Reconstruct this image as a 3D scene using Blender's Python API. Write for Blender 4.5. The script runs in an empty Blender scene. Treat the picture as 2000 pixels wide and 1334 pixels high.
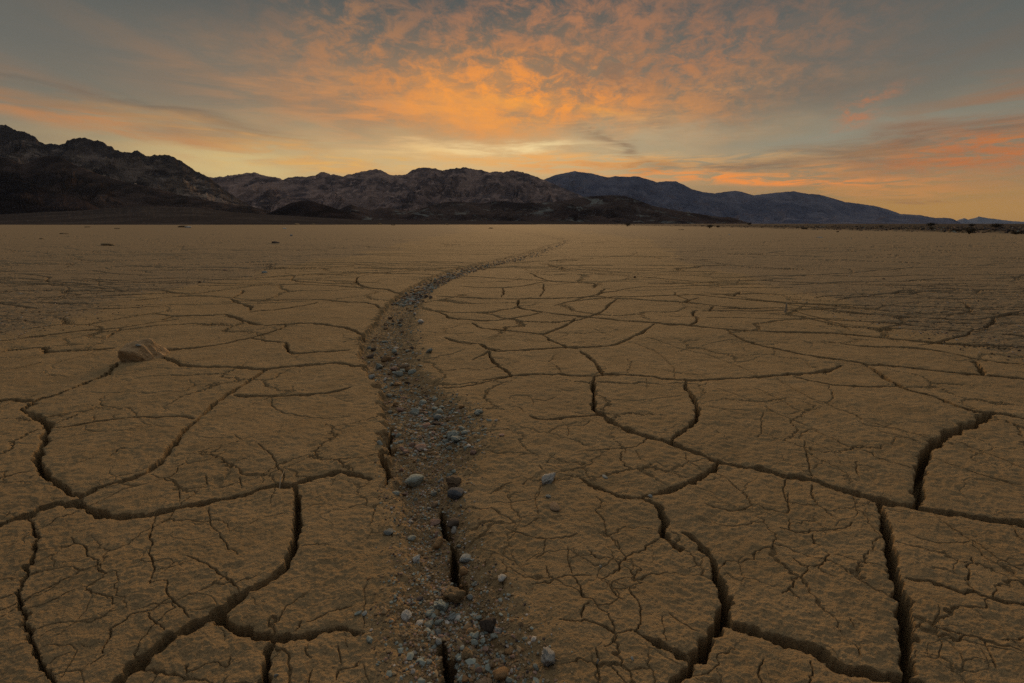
import bpy, bmesh, math, random
import numpy as np

# ------------------------------------------------------------------ camera
F = 944.0                 # focal length in pixels of a 2000 px wide frame (17 mm on 36 mm)
HORIZON = 437.0
H = 0.60                  # camera height in metres
P = math.atan((667.0 - HORIZON) / F)
CP, SP = math.cos(P), math.sin(P)
scene = bpy.context.scene
C = scene.collection
cam_d = bpy.data.cameras.new('camera')
cam_d.sensor_width = 36.0
cam_d.lens = 36.0 * F / 2000.0
cam_d.clip_start = 0.02
cam_d.clip_end = 200000.0
cam = bpy.data.objects.new('camera', cam_d)
cam.location = (0, 0, H)
cam.rotation_euler = (math.pi / 2 - P, 0, 0)
C.objects.link(cam)
scene.camera = cam

# ------------------------------------------------------------------ exposure
vs = scene.view_settings
scene.display_settings.display_device = 'sRGB'
vs.view_transform = 'Standard'
vs.look = 'None'
vs.exposure = 0.0
vs.gamma = 1.0
vs.use_curve_mapping = False
scene.cycles.use_denoising = False
scene.cycles.max_bounces = 6
scene.cycles.sample_clamp_indirect = 0.6
scene.cycles.sample_clamp_direct = 2.0
scene.cycles.diffuse_bounces = 3


def srgb(r, g, b):
    f = lambda c: (c / 255 / 12.92) if c <= 10.31 else ((c / 255 + 0.055) / 1.055) ** 2.4
    return (f(r), f(g), f(b), 1.0)


def ray(px, py):
    x = (px - 1000.0) / F
    y = (667.0 - py) / F
    return (x, CP + y * SP, -SP + y * CP)


def azel(px, py):
    d = ray(px, py)
    n = math.sqrt(sum(c * c for c in d))
    return math.degrees(math.atan2(d[0], d[1])), math.degrees(math.asin(d[2] / n))


# ------------------------------------------------------------------ world: dusk sky with lit clouds
SUN_EL, SUN_AZ = 10.0, 3.0
world = bpy.data.worlds.new('World')
scene.world = world
world.use_nodes = True
wt = world.node_tree
wt.nodes.clear()
WN, WL = wt.nodes, wt.links


def wnode(t, **kw):
    n = WN.new(t)
    for k, v in kw.items():
        setattr(n, k, v)
    return n


def wput(sock, v):
    if isinstance(v, (int, float)):
        sock.default_value = v
    elif isinstance(v, (tuple, list)):
        sock.default_value = v
    else:
        WL.new(v, sock)


def wm(op, a, b=None, c=None, clamp=False):
    n = wnode('ShaderNodeMath', operation=op)
    n.use_clamp = clamp
    wput(n.inputs[0], a)
    if b is not None:
        wput(n.inputs[1], b)
    if c is not None:
        wput(n.inputs[2], c)
    return n.outputs[0]


def wcomb(x, y, z):
    n = wnode('ShaderNodeCombineXYZ')
    for s, v in zip(n.inputs, (x, y, z)):
        wput(s, v)
    return n.outputs[0]


def wnoise(vec, scale, detail=5.0, rough=0.55, dist=0.0, lo=0.35, hi=0.65):
    n = wnode('ShaderNodeTexNoise')
    WL.new(vec, n.inputs['Vector'])
    n.inputs['Scale'].default_value = scale
    n.inputs['Detail'].default_value = detail
    n.inputs['Roughness'].default_value = rough
    n.inputs['Distortion'].default_value = dist
    m = wnode('ShaderNodeMapRange', interpolation_type='SMOOTHSTEP')
    WL.new(n.outputs['Fac'], m.inputs['Value'])
    m.inputs['From Min'].default_value = lo
    m.inputs['From Max'].default_value = hi
    return m.outputs['Result']


tc = wnode('ShaderNodeTexCoord')
sep = wnode('ShaderNodeSeparateXYZ')
WL.new(tc.outputs['Generated'], sep.inputs[0])
dx, dy, dz = sep.outputs
az = wm('MULTIPLY', wm('ARCTAN2', dx, dy), 180 / math.pi)
el = wm('MULTIPLY', wm('ARCSINE', dz), 180 / math.pi)
elc = wm('MAXIMUM', el, 0.0)
# position on a flat cloud deck overhead (curved down at the horizon)
zz = wm('ADD', wm('MAXIMUM', dz, 0.0), 0.10)
cx = wm('DIVIDE', dx, zz)
cy = wm('DIVIDE', dy, zz)
deck = wcomb(cx, cy, 0.0)
zp = wm('ADD', wm('MAXIMUM', dz, 0.0), 0.34)
puff_v = wcomb(wm('DIVIDE', dx, zp), wm('DIVIDE', dy, zp), 5.1)
# streaks run towards the glow on the horizon
streak_v = wcomb(wm('MULTIPLY', cx, 1.0), wm('MULTIPLY', cy, 0.42), 3.7)
flat_v = wcomb(wm('MULTIPLY', az, 0.055), wm('MULTIPLY', el, 0.42), 1.3)
# gentle warp of the cloud outlines
nw = wnode('ShaderNodeTexNoise')
WL.new(deck, nw.inputs['Vector'])
nw.inputs['Scale'].default_value = 1.6
nw.inputs['Detail'].default_value = 4.0
sw = wnode('ShaderNodeSeparateXYZ')
WL.new(nw.outputs['Color'], sw.inputs[0])
waz = wm('ADD', az, wm('MULTIPLY', wm('SUBTRACT', sw.outputs[0], 0.5), 11.0))
wel = wm('ADD', el, wm('MULTIPLY', wm('SUBTRACT', sw.outputs[1], 0.5), wm('ADD', 1.0, wm('MULTIPLY', elc, 0.28))))
pos = wcomb(waz, wel, 0.0)

MASK = {
    'soft': None,
    'mottle': wnoise(puff_v, 13.0, 9, 0.70, 0.35, 0.39, 0.64),
    'puff': wnoise(puff_v, 18.0, 9, 0.70, 0.4, 0.38, 0.65),
    'streak': wnoise(streak_v, 2.3, 6, 0.6, 0.4, 0.36, 0.66),
    'flat': wnoise(flat_v, 1.7, 7, 0.62, 0.6, 0.38, 0.64),
    'fine': wnoise(flat_v, 5.0, 6, 0.62, 0.9, 0.38, 0.62),
}

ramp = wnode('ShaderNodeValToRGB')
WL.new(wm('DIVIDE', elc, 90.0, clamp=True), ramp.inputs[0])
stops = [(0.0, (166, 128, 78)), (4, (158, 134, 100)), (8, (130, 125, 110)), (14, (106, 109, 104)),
         (22, (82, 89, 89)), (45, (182, 180, 178)), (90, (198, 197, 198))]  # overhead stops, out of view, brightened as added fill light for the ground
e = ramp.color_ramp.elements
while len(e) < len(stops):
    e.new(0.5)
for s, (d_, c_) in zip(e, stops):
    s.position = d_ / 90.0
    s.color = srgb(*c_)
sky = wnode('ShaderNodeTexSky', sky_type='NISHITA')
sky.sun_disc = False
sky.sun_elevation = math.radians(1.0)
sky.sun_rotation = math.radians(SUN_AZ)
sky.air_density = 1.0
sky.dust_density = 2.0


def wmix(a, b, f, blend='MIX'):
    n = wnode('ShaderNodeMix', data_type='RGBA', blend_type=blend)
    n.clamp_factor = True
    wput(n.inputs[0], f)
    wput(n.inputs[6], a)
    wput(n.inputs[7], b)
    return n.outputs[2]


skyk = wmix(sky.outputs[0], (0.035, 0.035, 0.035, 1), 1.0, 'MULTIPLY')
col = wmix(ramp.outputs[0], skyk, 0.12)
# the sky opposite the sunset is darker and bluer
back = wnode('ShaderNodeMapRange', interpolation_type='SMOOTHSTEP')
WL.new(dy, back.inputs['Value'])
back.inputs['From Min'].default_value = 0.15
back.inputs['From Max'].default_value = -0.75
back.inputs['To Min'].default_value = 0.0
back.inputs['To Max'].default_value = 0.9
col = wmix(col, srgb(78, 83, 92), back.outputs[0])

# centre px, py, half sizes in px, slope in degrees, colour, strength, texture
BLOBS = [
    (300, 70, 300, 70, -14, (116, 104, 92), .55, 'streak'),
    (1760, 70, 320, 70, 10, (112, 99, 88), .65, 'streak'),
    (1560, 150, 220, 40, 8, (128, 112, 94), .5, 'streak'),
    (900, 315, 420, 60, 0, (240, 202, 138), .85, 'soft'),
    (450, 330, 190, 45, -4, (226, 198, 134), .75, 'soft'),
    (1850, 405, 330, 40, 0, (192, 140, 62), .8, 'soft'),
    (640, 205, 300, 90, -8, (146, 132, 110), .3, 'soft'),
    (1000, 195, 380, 90, -2, (190, 142, 92), .5, 'soft'),
    (770, 225, 240, 55, -6, (228, 152, 86), .8, 'flat'),
    (560, 165, 170, 34, -16, (164, 124, 92), .5, 'streak'),
    (1060, 60, 290, 80, 0, (190, 128, 88), .75, 'mottle'),
    (700, 50, 110, 70, -50, (166, 122, 88), .8, 'mottle'),
    (1340, 110, 200, 70, 8, (182, 122, 82), .75, 'puff'),
    (1020, 190, 280, 56, -4, (250, 154, 66), .97, 'mottle'),
    (950, 215, 240, 40, -6, (248, 160, 72), .75, 'streak'),
    (1130, 235, 190, 26, -7, (255, 170, 68), .95, 'flat'),
    (1330, 195, 150, 40, 4, (216, 148, 88), .8, 'puff'),
    (1180, 135, 210, 28, -14, (122, 106, 90), .6, 'puff'),
    (1330, 255, 190, 24, 2, (176, 166, 138), .6, 'flat'),
    (1620, 265, 240, 24, 6, (146, 144, 126), .7, 'soft'),
    (1230, 285, 130, 26, 0, (168, 160, 132), .6, 'soft'),
    (860, 268, 90, 10, 0, (178, 164, 124), .5, 'flat'),
    (1010, 292, 190, 13, -2, (255, 228, 168), .85, 'flat'),
    (820, 300, 190, 10, 2, (250, 214, 146), .6, 'flat'),
    (1960, 285, 230, 40, 5, (198, 118, 58), .8, 'fine'),
    (1930, 292, 190, 34, 4, (200, 112, 54), .8, 'puff'),
    (1780, 300, 190, 26, 3, (150, 112, 78), .7, 'flat'),
    (1960, 210, 170, 40, 8, (158, 106, 70), .75, 'flat'),
    (1840, 262, 230, 22, 5, (112, 96, 82), .6, 'flat'),
    (1620, 130, 260, 60, 9, (110, 102, 92), .5, 'flat'),
    (1700, 213, 60, 16, 24, (196, 118, 72), .8, 'puff'),
    (1640, 310, 190, 16, -3, (140, 112, 86), .6, 'flat'),
    (1180, 316, 260, 11, -1, (246, 176, 92), .85, 'fine'),
    (1300, 335, 260, 13, -4, (240, 158, 78), .85, 'fine'),
    (1500, 352, 210, 11, -5, (250, 146, 62), .95, 'fine'),
    (1700, 378, 150, 10, -4, (206, 142, 74), .6, 'fine'),
    (1440, 325, 170, 11, -2, (132, 106, 84), .85, 'flat'),
    (1240, 322, 90, 7, 0, (168, 126, 84), .7, 'fine'),
    (1195, 285, 55, 12, -28, (146, 118, 90), .8, 'fine'),
    (1285, 235, 26, 34, 60, (150, 128, 102), .7, 'fine'),
    (120, 195, 320, 34, -9, (160, 118, 86), .8, 'streak'),
    (210, 245, 330, 20, -8, (192, 130, 80), .85, 'flat'),
    (300, 218, 260, 14, -8, (104, 96, 86), .85, 'flat'),
    (340, 253, 220, 10, -7, (116, 102, 86), .85, 'flat'),
    (470, 275, 200, 16, -8, (200, 150, 98), .7, 'flat'),
    (580, 302, 190, 16, -9, (232, 172, 94), .8, 'flat'),
    (700, 322, 190, 9, 2, (236, 178, 92), .6, 'fine'),
    (1850, 388, 60, 4, 2, (150, 108, 66), .7, 'fine'),
    (1700, 340, 120, 5, 0, (160, 124, 84), .5, 'fine'),
]
K = 0.0585
for (bx, by, sx, sy, rot, c_, st, kind) in BLOBS:
    a0, e0 = azel(bx, by)
    k = math.cos(math.radians(a0)) ** 0.8 * K
    mp = wnode('ShaderNodeMapping', vector_type='TEXTURE')
    WL.new(pos, mp.inputs['Vector'])
    mp.inputs['Location'].default_value = (a0, e0, 0)
    mp.inputs['Rotation'].default_value = (0, 0, math.radians(rot))
    mp.inputs['Scale'].default_value = (sx * k, sy * k, 1)
    dp = wnode('ShaderNodeVectorMath', operation='DOT_PRODUCT')
    WL.new(mp.outputs[0], dp.inputs[0])
    WL.new(mp.outputs[0], dp.inputs[1])
    w = wm('MULTIPLY', wm('POWER', 0.3679, dp.outputs['Value']), st)
    if MASK[kind] is not None:
        w = wm('MULTIPLY', w, MASK[kind])
    col = wmix(col, srgb(*c_), w)

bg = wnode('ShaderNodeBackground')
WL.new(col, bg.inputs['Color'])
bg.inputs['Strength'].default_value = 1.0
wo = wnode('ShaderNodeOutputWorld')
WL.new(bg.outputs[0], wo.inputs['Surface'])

# ------------------------------------------------------------------ the glow after sunset as a broad, warm, weak sun
sl = bpy.data.lights.new('sun', 'SUN')
sl.energy = 2.6
sl.angle = math.radians(22)
sl.color = (1.0, 0.62, 0.30)
sun = bpy.data.objects.new('sun', sl)
sun.rotation_euler = (math.radians(90 - SUN_EL), 0, math.radians(180 - SUN_AZ))
C.objects.link(sun)

rng = np.random.default_rng(7)
random.seed(7)


# ------------------------------------------------------------------ helpers
def tag(o, label=None, cat=None, group=None, kind=None):
    if label:
        o['label'] = label
    if cat:
        o['category'] = cat
    if group:
        o['group'] = group
    if kind:
        o['kind'] = kind
    return o


def np_mesh(name, verts, faces, mat, smooth=True):
    """verts (n,3), faces (m,k) with k constant"""
    me = bpy.data.meshes.new(name)
    verts = np.ascontiguousarray(verts, dtype=np.float32)
    faces = np.ascontiguousarray(faces, dtype=np.int32)
    n, (m, k) = len(verts), faces.shape
    me.vertices.add(n)
    me.vertices.foreach_set('co', verts.ravel())
    me.loops.add(m * k)
    me.loops.foreach_set('vertex_index', faces.ravel())
    me.polygons.add(m)
    me.polygons.foreach_set('loop_start', np.arange(0, m * k, k, dtype=np.int32))
    me.polygons.foreach_set('use_smooth', np.full(m, smooth))
    me.update(calc_edges=True)
    if mat:
        me.materials.append(mat)
    return me


def link(name, me, parent=None):
    o = bpy.data.objects.new(name, me)
    C.objects.link(o)
    if parent:
        o.parent = parent
    return o


def grid_faces(nr, nc):
    a = (np.arange(nr - 1)[:, None] * nc + np.arange(nc - 1)[None, :]).ravel()
    return np.stack([a, a + 1, a + nc + 1, a + nc], 1)


def _hash(ix, iy, seed):
    h = (ix.astype(np.uint32) * np.uint32(374761393) + iy.astype(np.uint32) * np.uint32(668265263)
         + np.uint32((seed * 2654435761) & 0xffffffff))
    h = (h ^ (h >> np.uint32(13))) * np.uint32(1274126177)
    return h ^ (h >> np.uint32(16))


def noise2(x, y, seed=0):
    """gradient noise, about -0.7..0.7"""
    x0 = np.floor(x)
    y0 = np.floor(y)
    fx = (x - x0).astype(np.float32)
    fy = (y - y0).astype(np.float32)
    ix = x0.astype(np.int64)
    iy = y0.astype(np.int64)
    ux = fx * fx * fx * (fx * (fx * 6 - 15) + 10)
    uy = fy * fy * fy * (fy * (fy * 6 - 15) + 10)

    def g(jx, jy, ax, ay):
        a = (_hash(ix + jx, iy + jy, seed) & np.uint32(1023)).astype(np.float32) * np.float32(2 * math.pi / 1024)
        return np.cos(a) * ax + np.sin(a) * ay
    n00 = g(0, 0, fx, fy)
    n10 = g(1, 0, fx - 1, fy)
    n01 = g(0, 1, fx, fy - 1)
    n11 = g(1, 1, fx - 1, fy - 1)
    a = n00 + ux * (n10 - n00)
    b = n01 + ux * (n11 - n01)
    return a + uy * (b - a)


def fbm(x, y, octaves, seed=0, gain=0.5):
    s, a, f = 0, 1.0, 1.0
    for i in range(octaves):
        s = s + a * noise2(x * f + 17.3 * i, y * f - 9.1 * i, seed + i)
        a *= gain
        f *= 2.03
    return s


def sstep(e0, e1, x):
    t = np.clip((x - e0) / (e1 - e0), 0, 1)
    return t * t * (3 - 2 * t)


def ground_at(px, py):
    d = ray(px, py)
    t = H / -d[2]
    return d[0] * t, d[1] * t


class Mat:
    """small node-material builder"""

    def __init__(self, name, rough=0.95, spec=0.05):
        self.m = bpy.data.materials.new(name)
        self.m.use_nodes = True
        self.t = self.m.node_tree
        self.b = self.t.nodes['Principled BSDF']
        self.b.inputs['Roughness'].default_value = rough
        self.b.inputs['Specular IOR Level'].default_value = spec
        self.tc = self.t.nodes.new('ShaderNodeTexCoord')
        self.co = self.tc.outputs['Object']

    def put(self, s, v):
        if hasattr(v, 'is_linked') or hasattr(v, 'links'):
            self.t.links.new(v, s)
        else:
            s.default_value = v

    def noise(self, scale, detail=5, rough=0.6, lo=0.3, hi=0.7, vec=None, dist=0.0):
        n = self.t.nodes.new('ShaderNodeTexNoise')
        self.t.links.new(vec or self.co, n.inputs['Vector'])
        n.inputs['Scale'].default_value = scale
        n.inputs['Detail'].default_value = detail
        n.inputs['Roughness'].default_value = rough
        n.inputs['Distortion'].default_value = dist
        return self.rng(n.outputs['Fac'], lo, hi)

    def rng(self, v, lo, hi, a=0.0, b=1.0):
        m = self.t.nodes.new('ShaderNodeMapRange')
        self.t.links.new(v, m.inputs['Value'])
        for k, x in zip(('From Min', 'From Max', 'To Min', 'To Max'), (lo, hi, a, b)):
            m.inputs[k].default_value = x
        return m.outputs['Result']

    def scaled(self, sx, sy, sz, vec=None):
        m = self.t.nodes.new('ShaderNodeMapping')
        self.t.links.new(vec or self.co, m.inputs['Vector'])
        m.inputs['Scale'].default_value = (sx, sy, sz)
        return m.outputs[0]

    def mix(self, a, b, f, blend='MIX'):
        n = self.t.nodes.new('ShaderNodeMix')
        n.data_type = 'RGBA'
        n.blend_type = blend
        self.put(n.inputs[0], f)
        self.put(n.inputs[6], a)
        self.put(n.inputs[7], b)
        return n.outputs[2]

    def math(self, op, a, b):
        n = self.t.nodes.new('ShaderNodeMath')
        n.operation = op
        self.put(n.inputs[0], a)
        self.put(n.inputs[1], b)
        return n.outputs[0]

    def attr(self, name):
        n = self.t.nodes.new('ShaderNodeAttribute')
        n.attribute_name = name
        s = self.t.nodes.new('ShaderNodeSeparateXYZ')
        self.t.links.new(n.outputs['Vector'], s.inputs[0])
        return s.outputs

    def color(self, v):
        self.put(self.b.inputs['Base Color'], v)

    def bump(self, h, strength=0.5, dist=0.01):
        n = self.t.nodes.new('ShaderNodeBump')
        n.inputs['Strength'].default_value = strength
        n.inputs['Distance'].default_value = dist
        self.t.links.new(h, n.inputs['Height'])
        self.t.links.new(n.outputs[0], self.b.inputs['Normal'])


def rgb(r, g, b):
    return (r, g, b, 1.0)


# ------------------------------------------------------------------ materials
gm = Mat('dry_mud', 0.95, 0.03)
mk = gm.attr('mask')
base = gm.mix(rgb(.275, .186, .090), rgb(.375, .260, .134), gm.noise(7, 6, .65, .3, .7))
base = gm.mix(base, rgb(.25, .172, .09), gm.noise(.9, 5, .6, .5, .8))
base = gm.mix(base, rgb(.28, .205, .110), gm.noise(60, 4, .6, .45, .7))
base = gm.mix(base, rgb(.15, .105, .058), gm.noise(300, 3, .6, .55, .72))
rough_c = gm.mix(rgb(.215, .156, .09), rgb(.29, .212, .122), gm.noise(9, 6, .7, .35, .65))
rough_c = gm.mix(rough_c, rgb(.09, .07, .05), gm.noise(90, 3, .6, .58, .7))
rough_c = gm.mix(rough_c, rgb(.34, .28, .2), gm.noise(160, 2, .6, .66, .74))
base = gm.mix(base, rough_c, mk[0])
chan_c = gm.mix(rgb(.245, .162, .08), rgb(.33, .235, .122), gm.noise(18, 5, .65, .35, .65))
chan_c = gm.mix(chan_c, rgb(.07, .05, .042), gm.noise(210, 3, .6, .60, .68))
chan_c = gm.mix(chan_c, rgb(.34, .29, .23), gm.noise(260, 2, .6, .66, .72))
base = gm.mix(base, chan_c, mk[1])
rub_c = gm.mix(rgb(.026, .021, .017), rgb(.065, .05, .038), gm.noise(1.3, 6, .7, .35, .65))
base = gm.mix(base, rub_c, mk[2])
gm.color(base)
bh = gm.math('ADD', gm.math('MULTIPLY', gm.noise(150, 4, .65, 0, 1), 1.0), gm.math('MULTIPLY', gm.noise(430, 4, .7, 0, 1), 1.0))
gm.bump(bh, 0.8, 0.006)
MUD = gm.m


def rock_mat(name, dark, light, scale, lo=.45, hi=.6, strata=0.0, third=None, bump=8.0, crest=None):
    m = Mat(name, 0.95, 0.0)
    c = m.mix(dark, light, m.noise(scale, 9, .64, lo, hi, dist=0.8, vec=m.scaled(1, .6, 1.6)))
    if third:
        c = m.mix(c, third, m.noise(scale * 2.3, 6, .6, .56, .68, vec=m.scaled(1, .6, 2.4), dist=0.9))
    if strata:
        s = m.noise(scale * 5, 5, .7, .35, .65, vec=m.scaled(.25, .25, 2.2), dist=0.5)
        c = m.mix(c, dark, m.math('MULTIPLY', s, strata))
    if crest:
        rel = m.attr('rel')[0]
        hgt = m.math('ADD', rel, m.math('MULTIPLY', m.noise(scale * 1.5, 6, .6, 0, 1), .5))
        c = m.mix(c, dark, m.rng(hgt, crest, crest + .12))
    m.color(c)
    m.bump(m.noise(scale * 9, 6, .65, 0, 1), 0.7, bump)
    return m.m


# ------------------------------------------------------------------ mountains
def spline(xs, pts):
    p = np.array(pts, float)
    return np.interp(xs, p[:, 0], p[:, 1])


def mountain(name, label, pts, dist, front, mat, amp, gully, seed, step=1.2, rows=90, jag=1.0, base_z=-3.0, pw=1.0):
    """an eroded ridge: crest along pts at distance dist, its slope running down `front` metres towards the viewer"""
    pts = sorted(pts)
    xs = np.arange(pts[0][0], pts[-1][0] + step, step)
    ys = spline(xs, pts)
    ys = ys + jag * (noise2(xs / 9.0, xs * 0 + seed, seed) * 2.2 + noise2(xs / 3.1, xs * 0 + seed, seed + 1) * 1.0)
    az_ = (xs - 1000.0) / F
    yy = (667.0 - ys) / F
    dyv = CP + yy * SP
    zr = np.maximum(H + (-SP + yy * CP) / dyv * dist, base_z + 1)
    t = np.concatenate([np.linspace(0, 1, rows), np.linspace(1, 0, 14)[1:]])
    back = np.arange(len(t)) >= rows
    Y = np.where(back, dist + (1 - t) * front * 0.7, dist - (1 - t) * front)[:, None]
    X = az_[None, :] / dyv[None, :] * Y
    Yg = np.broadcast_to(Y, X.shape)
    tt = np.broadcast_to(t[:, None], X.shape)
    rel = zr[None, :] - base_z
    Z = base_z + rel * tt ** pw
    wx = X + fbm(X / (gully * 2.2), Yg / (gully * 2.2), 2, seed + 30) * gully * 0.9
    r = 0
    a, f = 1.0, 1.0
    for o in range(6):
        r = r + a * (np.abs(noise2(wx / gully * f, Yg / (gully * 5.0) * f, seed + o)) - 0.25)
        a *= 0.6
        f *= 2.1
    env = np.clip(tt * (1 - tt) * 4, 0, 1) ** 0.8
    Z = Z + (r * amp - amp * 0.25) * rel * env
    Z = np.maximum(Z, base_z)
    V = np.stack([X, Yg, Z], -1).reshape(-1, 3)
    me = np_mesh(name, V, grid_faces(*X.shape), mat)
    at = me.attributes.new('rel', 'FLOAT_COLOR', 'POINT')
    rc = np.ones((tt.size, 4), np.float32)
    rc[:, :3] = tt.ravel()[:, None]
    at.data.foreach_set('color', rc.ravel())
    o = link(name, me)
    tag(o, label, 'mountains', kind='structure')
    return o


m_far = rock_mat('far_rock', rgb(.10, .11, .14), rgb(.16, .17, .20), .0006, bump=30)
m_blue = rock_mat('haze_blue_rock', rgb(.085, .089, .122), rgb(.165, .16, .19), .0011, strata=.5, third=rgb(.13, .10, .105), bump=30)  # blue of distance haze painted into the rock colour
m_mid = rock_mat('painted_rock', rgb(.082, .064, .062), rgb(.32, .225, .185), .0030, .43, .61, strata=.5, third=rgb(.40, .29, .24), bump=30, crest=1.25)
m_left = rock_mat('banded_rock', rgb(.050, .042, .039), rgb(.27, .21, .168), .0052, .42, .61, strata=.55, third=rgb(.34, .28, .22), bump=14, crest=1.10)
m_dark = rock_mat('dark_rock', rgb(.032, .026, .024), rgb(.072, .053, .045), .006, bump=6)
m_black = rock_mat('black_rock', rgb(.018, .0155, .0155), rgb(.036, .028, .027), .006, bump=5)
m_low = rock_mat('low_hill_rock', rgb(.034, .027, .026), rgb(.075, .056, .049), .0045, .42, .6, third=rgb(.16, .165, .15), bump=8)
m_fan = rock_mat('fan_gravel', rgb(.046, .039, .036), rgb(.070, .059, .052), .02, strata=.4, bump=2)

cr = lambda ox, oy, s, L: [(ox + s * a, oy + s * b) for a, b in L]
silA = [(1820, 437), (1850, 434), (1867, 431), (1883, 426), (1891, 429), (1912, 423), (1930, 426), (1954, 429), (1979, 432), (2000, 433), (2080, 431), (2200, 434), (2400, 437)]
silB = [(900, 420), (1000, 385), (1040, 362)] + cr(650, 200, .35, [(1180, 430), (1240, 405), (1300, 393), (1350, 383), (1390, 390), (1440, 395), (1500, 410), (1530, 418), (1580, 412), (1650, 415), (1700, 412), (1760, 430), (1810, 445), (1860, 440), (1915, 440), (1960, 460), (1995, 480)]) + cr(1300, 200, .35, [(150, 485), (210, 500), (270, 508), (320, 500), (390, 493), (430, 500), (490, 518), (540, 513), (600, 505), (660, 500), (715, 495), (770, 507), (860, 515), (900, 525), (1000, 555), (1080, 565), (1180, 580), (1250, 600), (1310, 622), (1360, 625), (1430, 630), (1500, 645), (1570, 643), (1610, 652), (1650, 675), (1690, 684)])
silC = [(330, 400), (380, 365)] + cr(0, 200, .35, [(1165, 420), (1230, 415), (1300, 405), (1370, 395), (1420, 390), (1450, 400), (1490, 415), (1530, 415), (1580, 430), (1610, 420), (1650, 413), (1690, 415), (1740, 412), (1770, 400), (1810, 385), (1845, 405)]) + cr(650, 200, .35, [(0, 400), (50, 412), (100, 400), (200, 378), (240, 373), (270, 378), (320, 405), (370, 405), (400, 405), (440, 380), (480, 365), (520, 362), (570, 370), (610, 380), (660, 370), (690, 365), (715, 368), (730, 360), (780, 372), (830, 378), (870, 390), (910, 385), (950, 390), (995, 378), (1050, 388), (1110, 405), (1180, 432), (1300, 485), (1450, 545), (1600, 610), (1750, 670)])
silC2 = [(350, 400), (395, 371), (430, 356), (460, 344), (497, 338), (530, 346), (560, 356), (600, 366), (640, 372), (690, 364), (730, 360), (765, 358), (790, 366), (810, 371), (835, 368), (860, 380), (890, 388), (930, 384), (965, 376), (1000, 386), (1040, 396), (1100, 404), (1160, 415), (1230, 430)]
silD = [(-500, 200), (-300, 225), (-150, 215), (-60, 235)] + cr(0, 200, .35, [(0, 125), (30, 125), (60, 140), (95, 160), (120, 158), (150, 170), (190, 190), (220, 215), (250, 235), (290, 228), (330, 237), (365, 228), (372, 215), (400, 205), (420, 198), (465, 197), (500, 205), (525, 215), (545, 210), (575, 222), (600, 240), (625, 245), (640, 265), (680, 275), (735, 280), (750, 270), (775, 270), (800, 290), (815, 300), (860, 295), (900, 293), (935, 292), (970, 305), (1000, 320), (1045, 350), (1080, 375), (1130, 400), (1165, 418), (1230, 470), (1300, 520), (1400, 580), (1500, 640)])
silE1 = [(-400, 270), (-200, 290)] + cr(0, 200, .35, [(0, 305), (50, 315), (120, 345), (150, 340), (180, 325), (250, 300), (330, 300), (420, 350), (560, 405), (700, 445), (850, 475), (1000, 515), (1150, 545), (1300, 570), (1400, 580), (1500, 605), (1620, 660)])
silE2 = [(-400, 330), (-200, 335)] + cr(0, 200, .35, [(0, 420), (100, 430), (250, 480), (400, 530), (480, 552), (560, 595), (640, 640), (700, 675)])
silF = cr(0, 200, .35, [(1440, 668), (1480, 625), (1550, 595), (1620, 562), (1680, 550), (1740, 550), (1800, 568), (1870, 590), (1930, 612), (1990, 637), (2060, 670)])
silG = [(600, 434)] + cr(650, 200, .35, [(0, 610), (50, 590), (100, 570), (150, 585), (200, 600), (270, 590), (330, 590), (420, 605), (480, 595), (550, 575), (640, 555), (700, 553), (760, 558), (830, 565), (900, 552), (960, 552), (1050, 562), (1150, 560), (1240, 555), (1330, 540), (1420, 525), (1500, 520), (1560, 517), (1630, 522), (1700, 545), (1780, 575), (1850, 590), (1930, 605), (2000, 615)]) + [(1405, 424), (1426, 424), (1450, 431), (1470, 438)]
silH = [(-500, 424), (-200, 424), (0, 419), (90, 414), (175, 410), (280, 402), (385, 406), (455, 414), (525, 419), (610, 424), (700, 429), (800, 430.5), (950, 431), (1100, 432.5), (1250, 436), (1350, 437.5)]

mountain('distant_ridge', 'faint small blue ridge farthest away beyond the end of the blue-grey range', silA, 33000, 5000, m_far, .35, 1500, 11, rows=30, jag=.4, base_z=-5)
mountain('blue_range', 'long dark blue-grey mountain range sloping down to the plain under the orange cloud', silB, 15500, 5200, m_blue, .42, 800, 21, rows=180, jag=.5, base_z=-5)
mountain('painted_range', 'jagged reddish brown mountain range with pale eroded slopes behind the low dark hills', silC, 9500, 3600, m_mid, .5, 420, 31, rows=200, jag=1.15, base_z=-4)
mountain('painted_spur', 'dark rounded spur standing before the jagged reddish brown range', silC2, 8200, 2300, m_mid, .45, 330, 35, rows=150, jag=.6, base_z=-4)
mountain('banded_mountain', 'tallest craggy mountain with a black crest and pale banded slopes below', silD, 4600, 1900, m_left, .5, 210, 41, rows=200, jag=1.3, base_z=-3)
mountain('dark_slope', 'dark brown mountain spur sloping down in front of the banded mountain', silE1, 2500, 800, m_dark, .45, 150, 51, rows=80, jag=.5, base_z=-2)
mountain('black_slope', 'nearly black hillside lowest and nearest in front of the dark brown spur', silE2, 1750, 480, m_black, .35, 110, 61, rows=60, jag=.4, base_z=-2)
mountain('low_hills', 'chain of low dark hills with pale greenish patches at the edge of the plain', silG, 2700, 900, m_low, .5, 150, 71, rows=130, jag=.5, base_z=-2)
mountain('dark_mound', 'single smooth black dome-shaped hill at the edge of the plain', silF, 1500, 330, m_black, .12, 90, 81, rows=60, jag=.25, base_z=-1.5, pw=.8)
mountain('gravel_fan', 'dark grey gravel fan sloping gently up from the plain to the mountains', silH, 900, 640, m_fan, .10, 40, 91, rows=60, jag=.25, base_z=-.6, pw=1.15)

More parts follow.
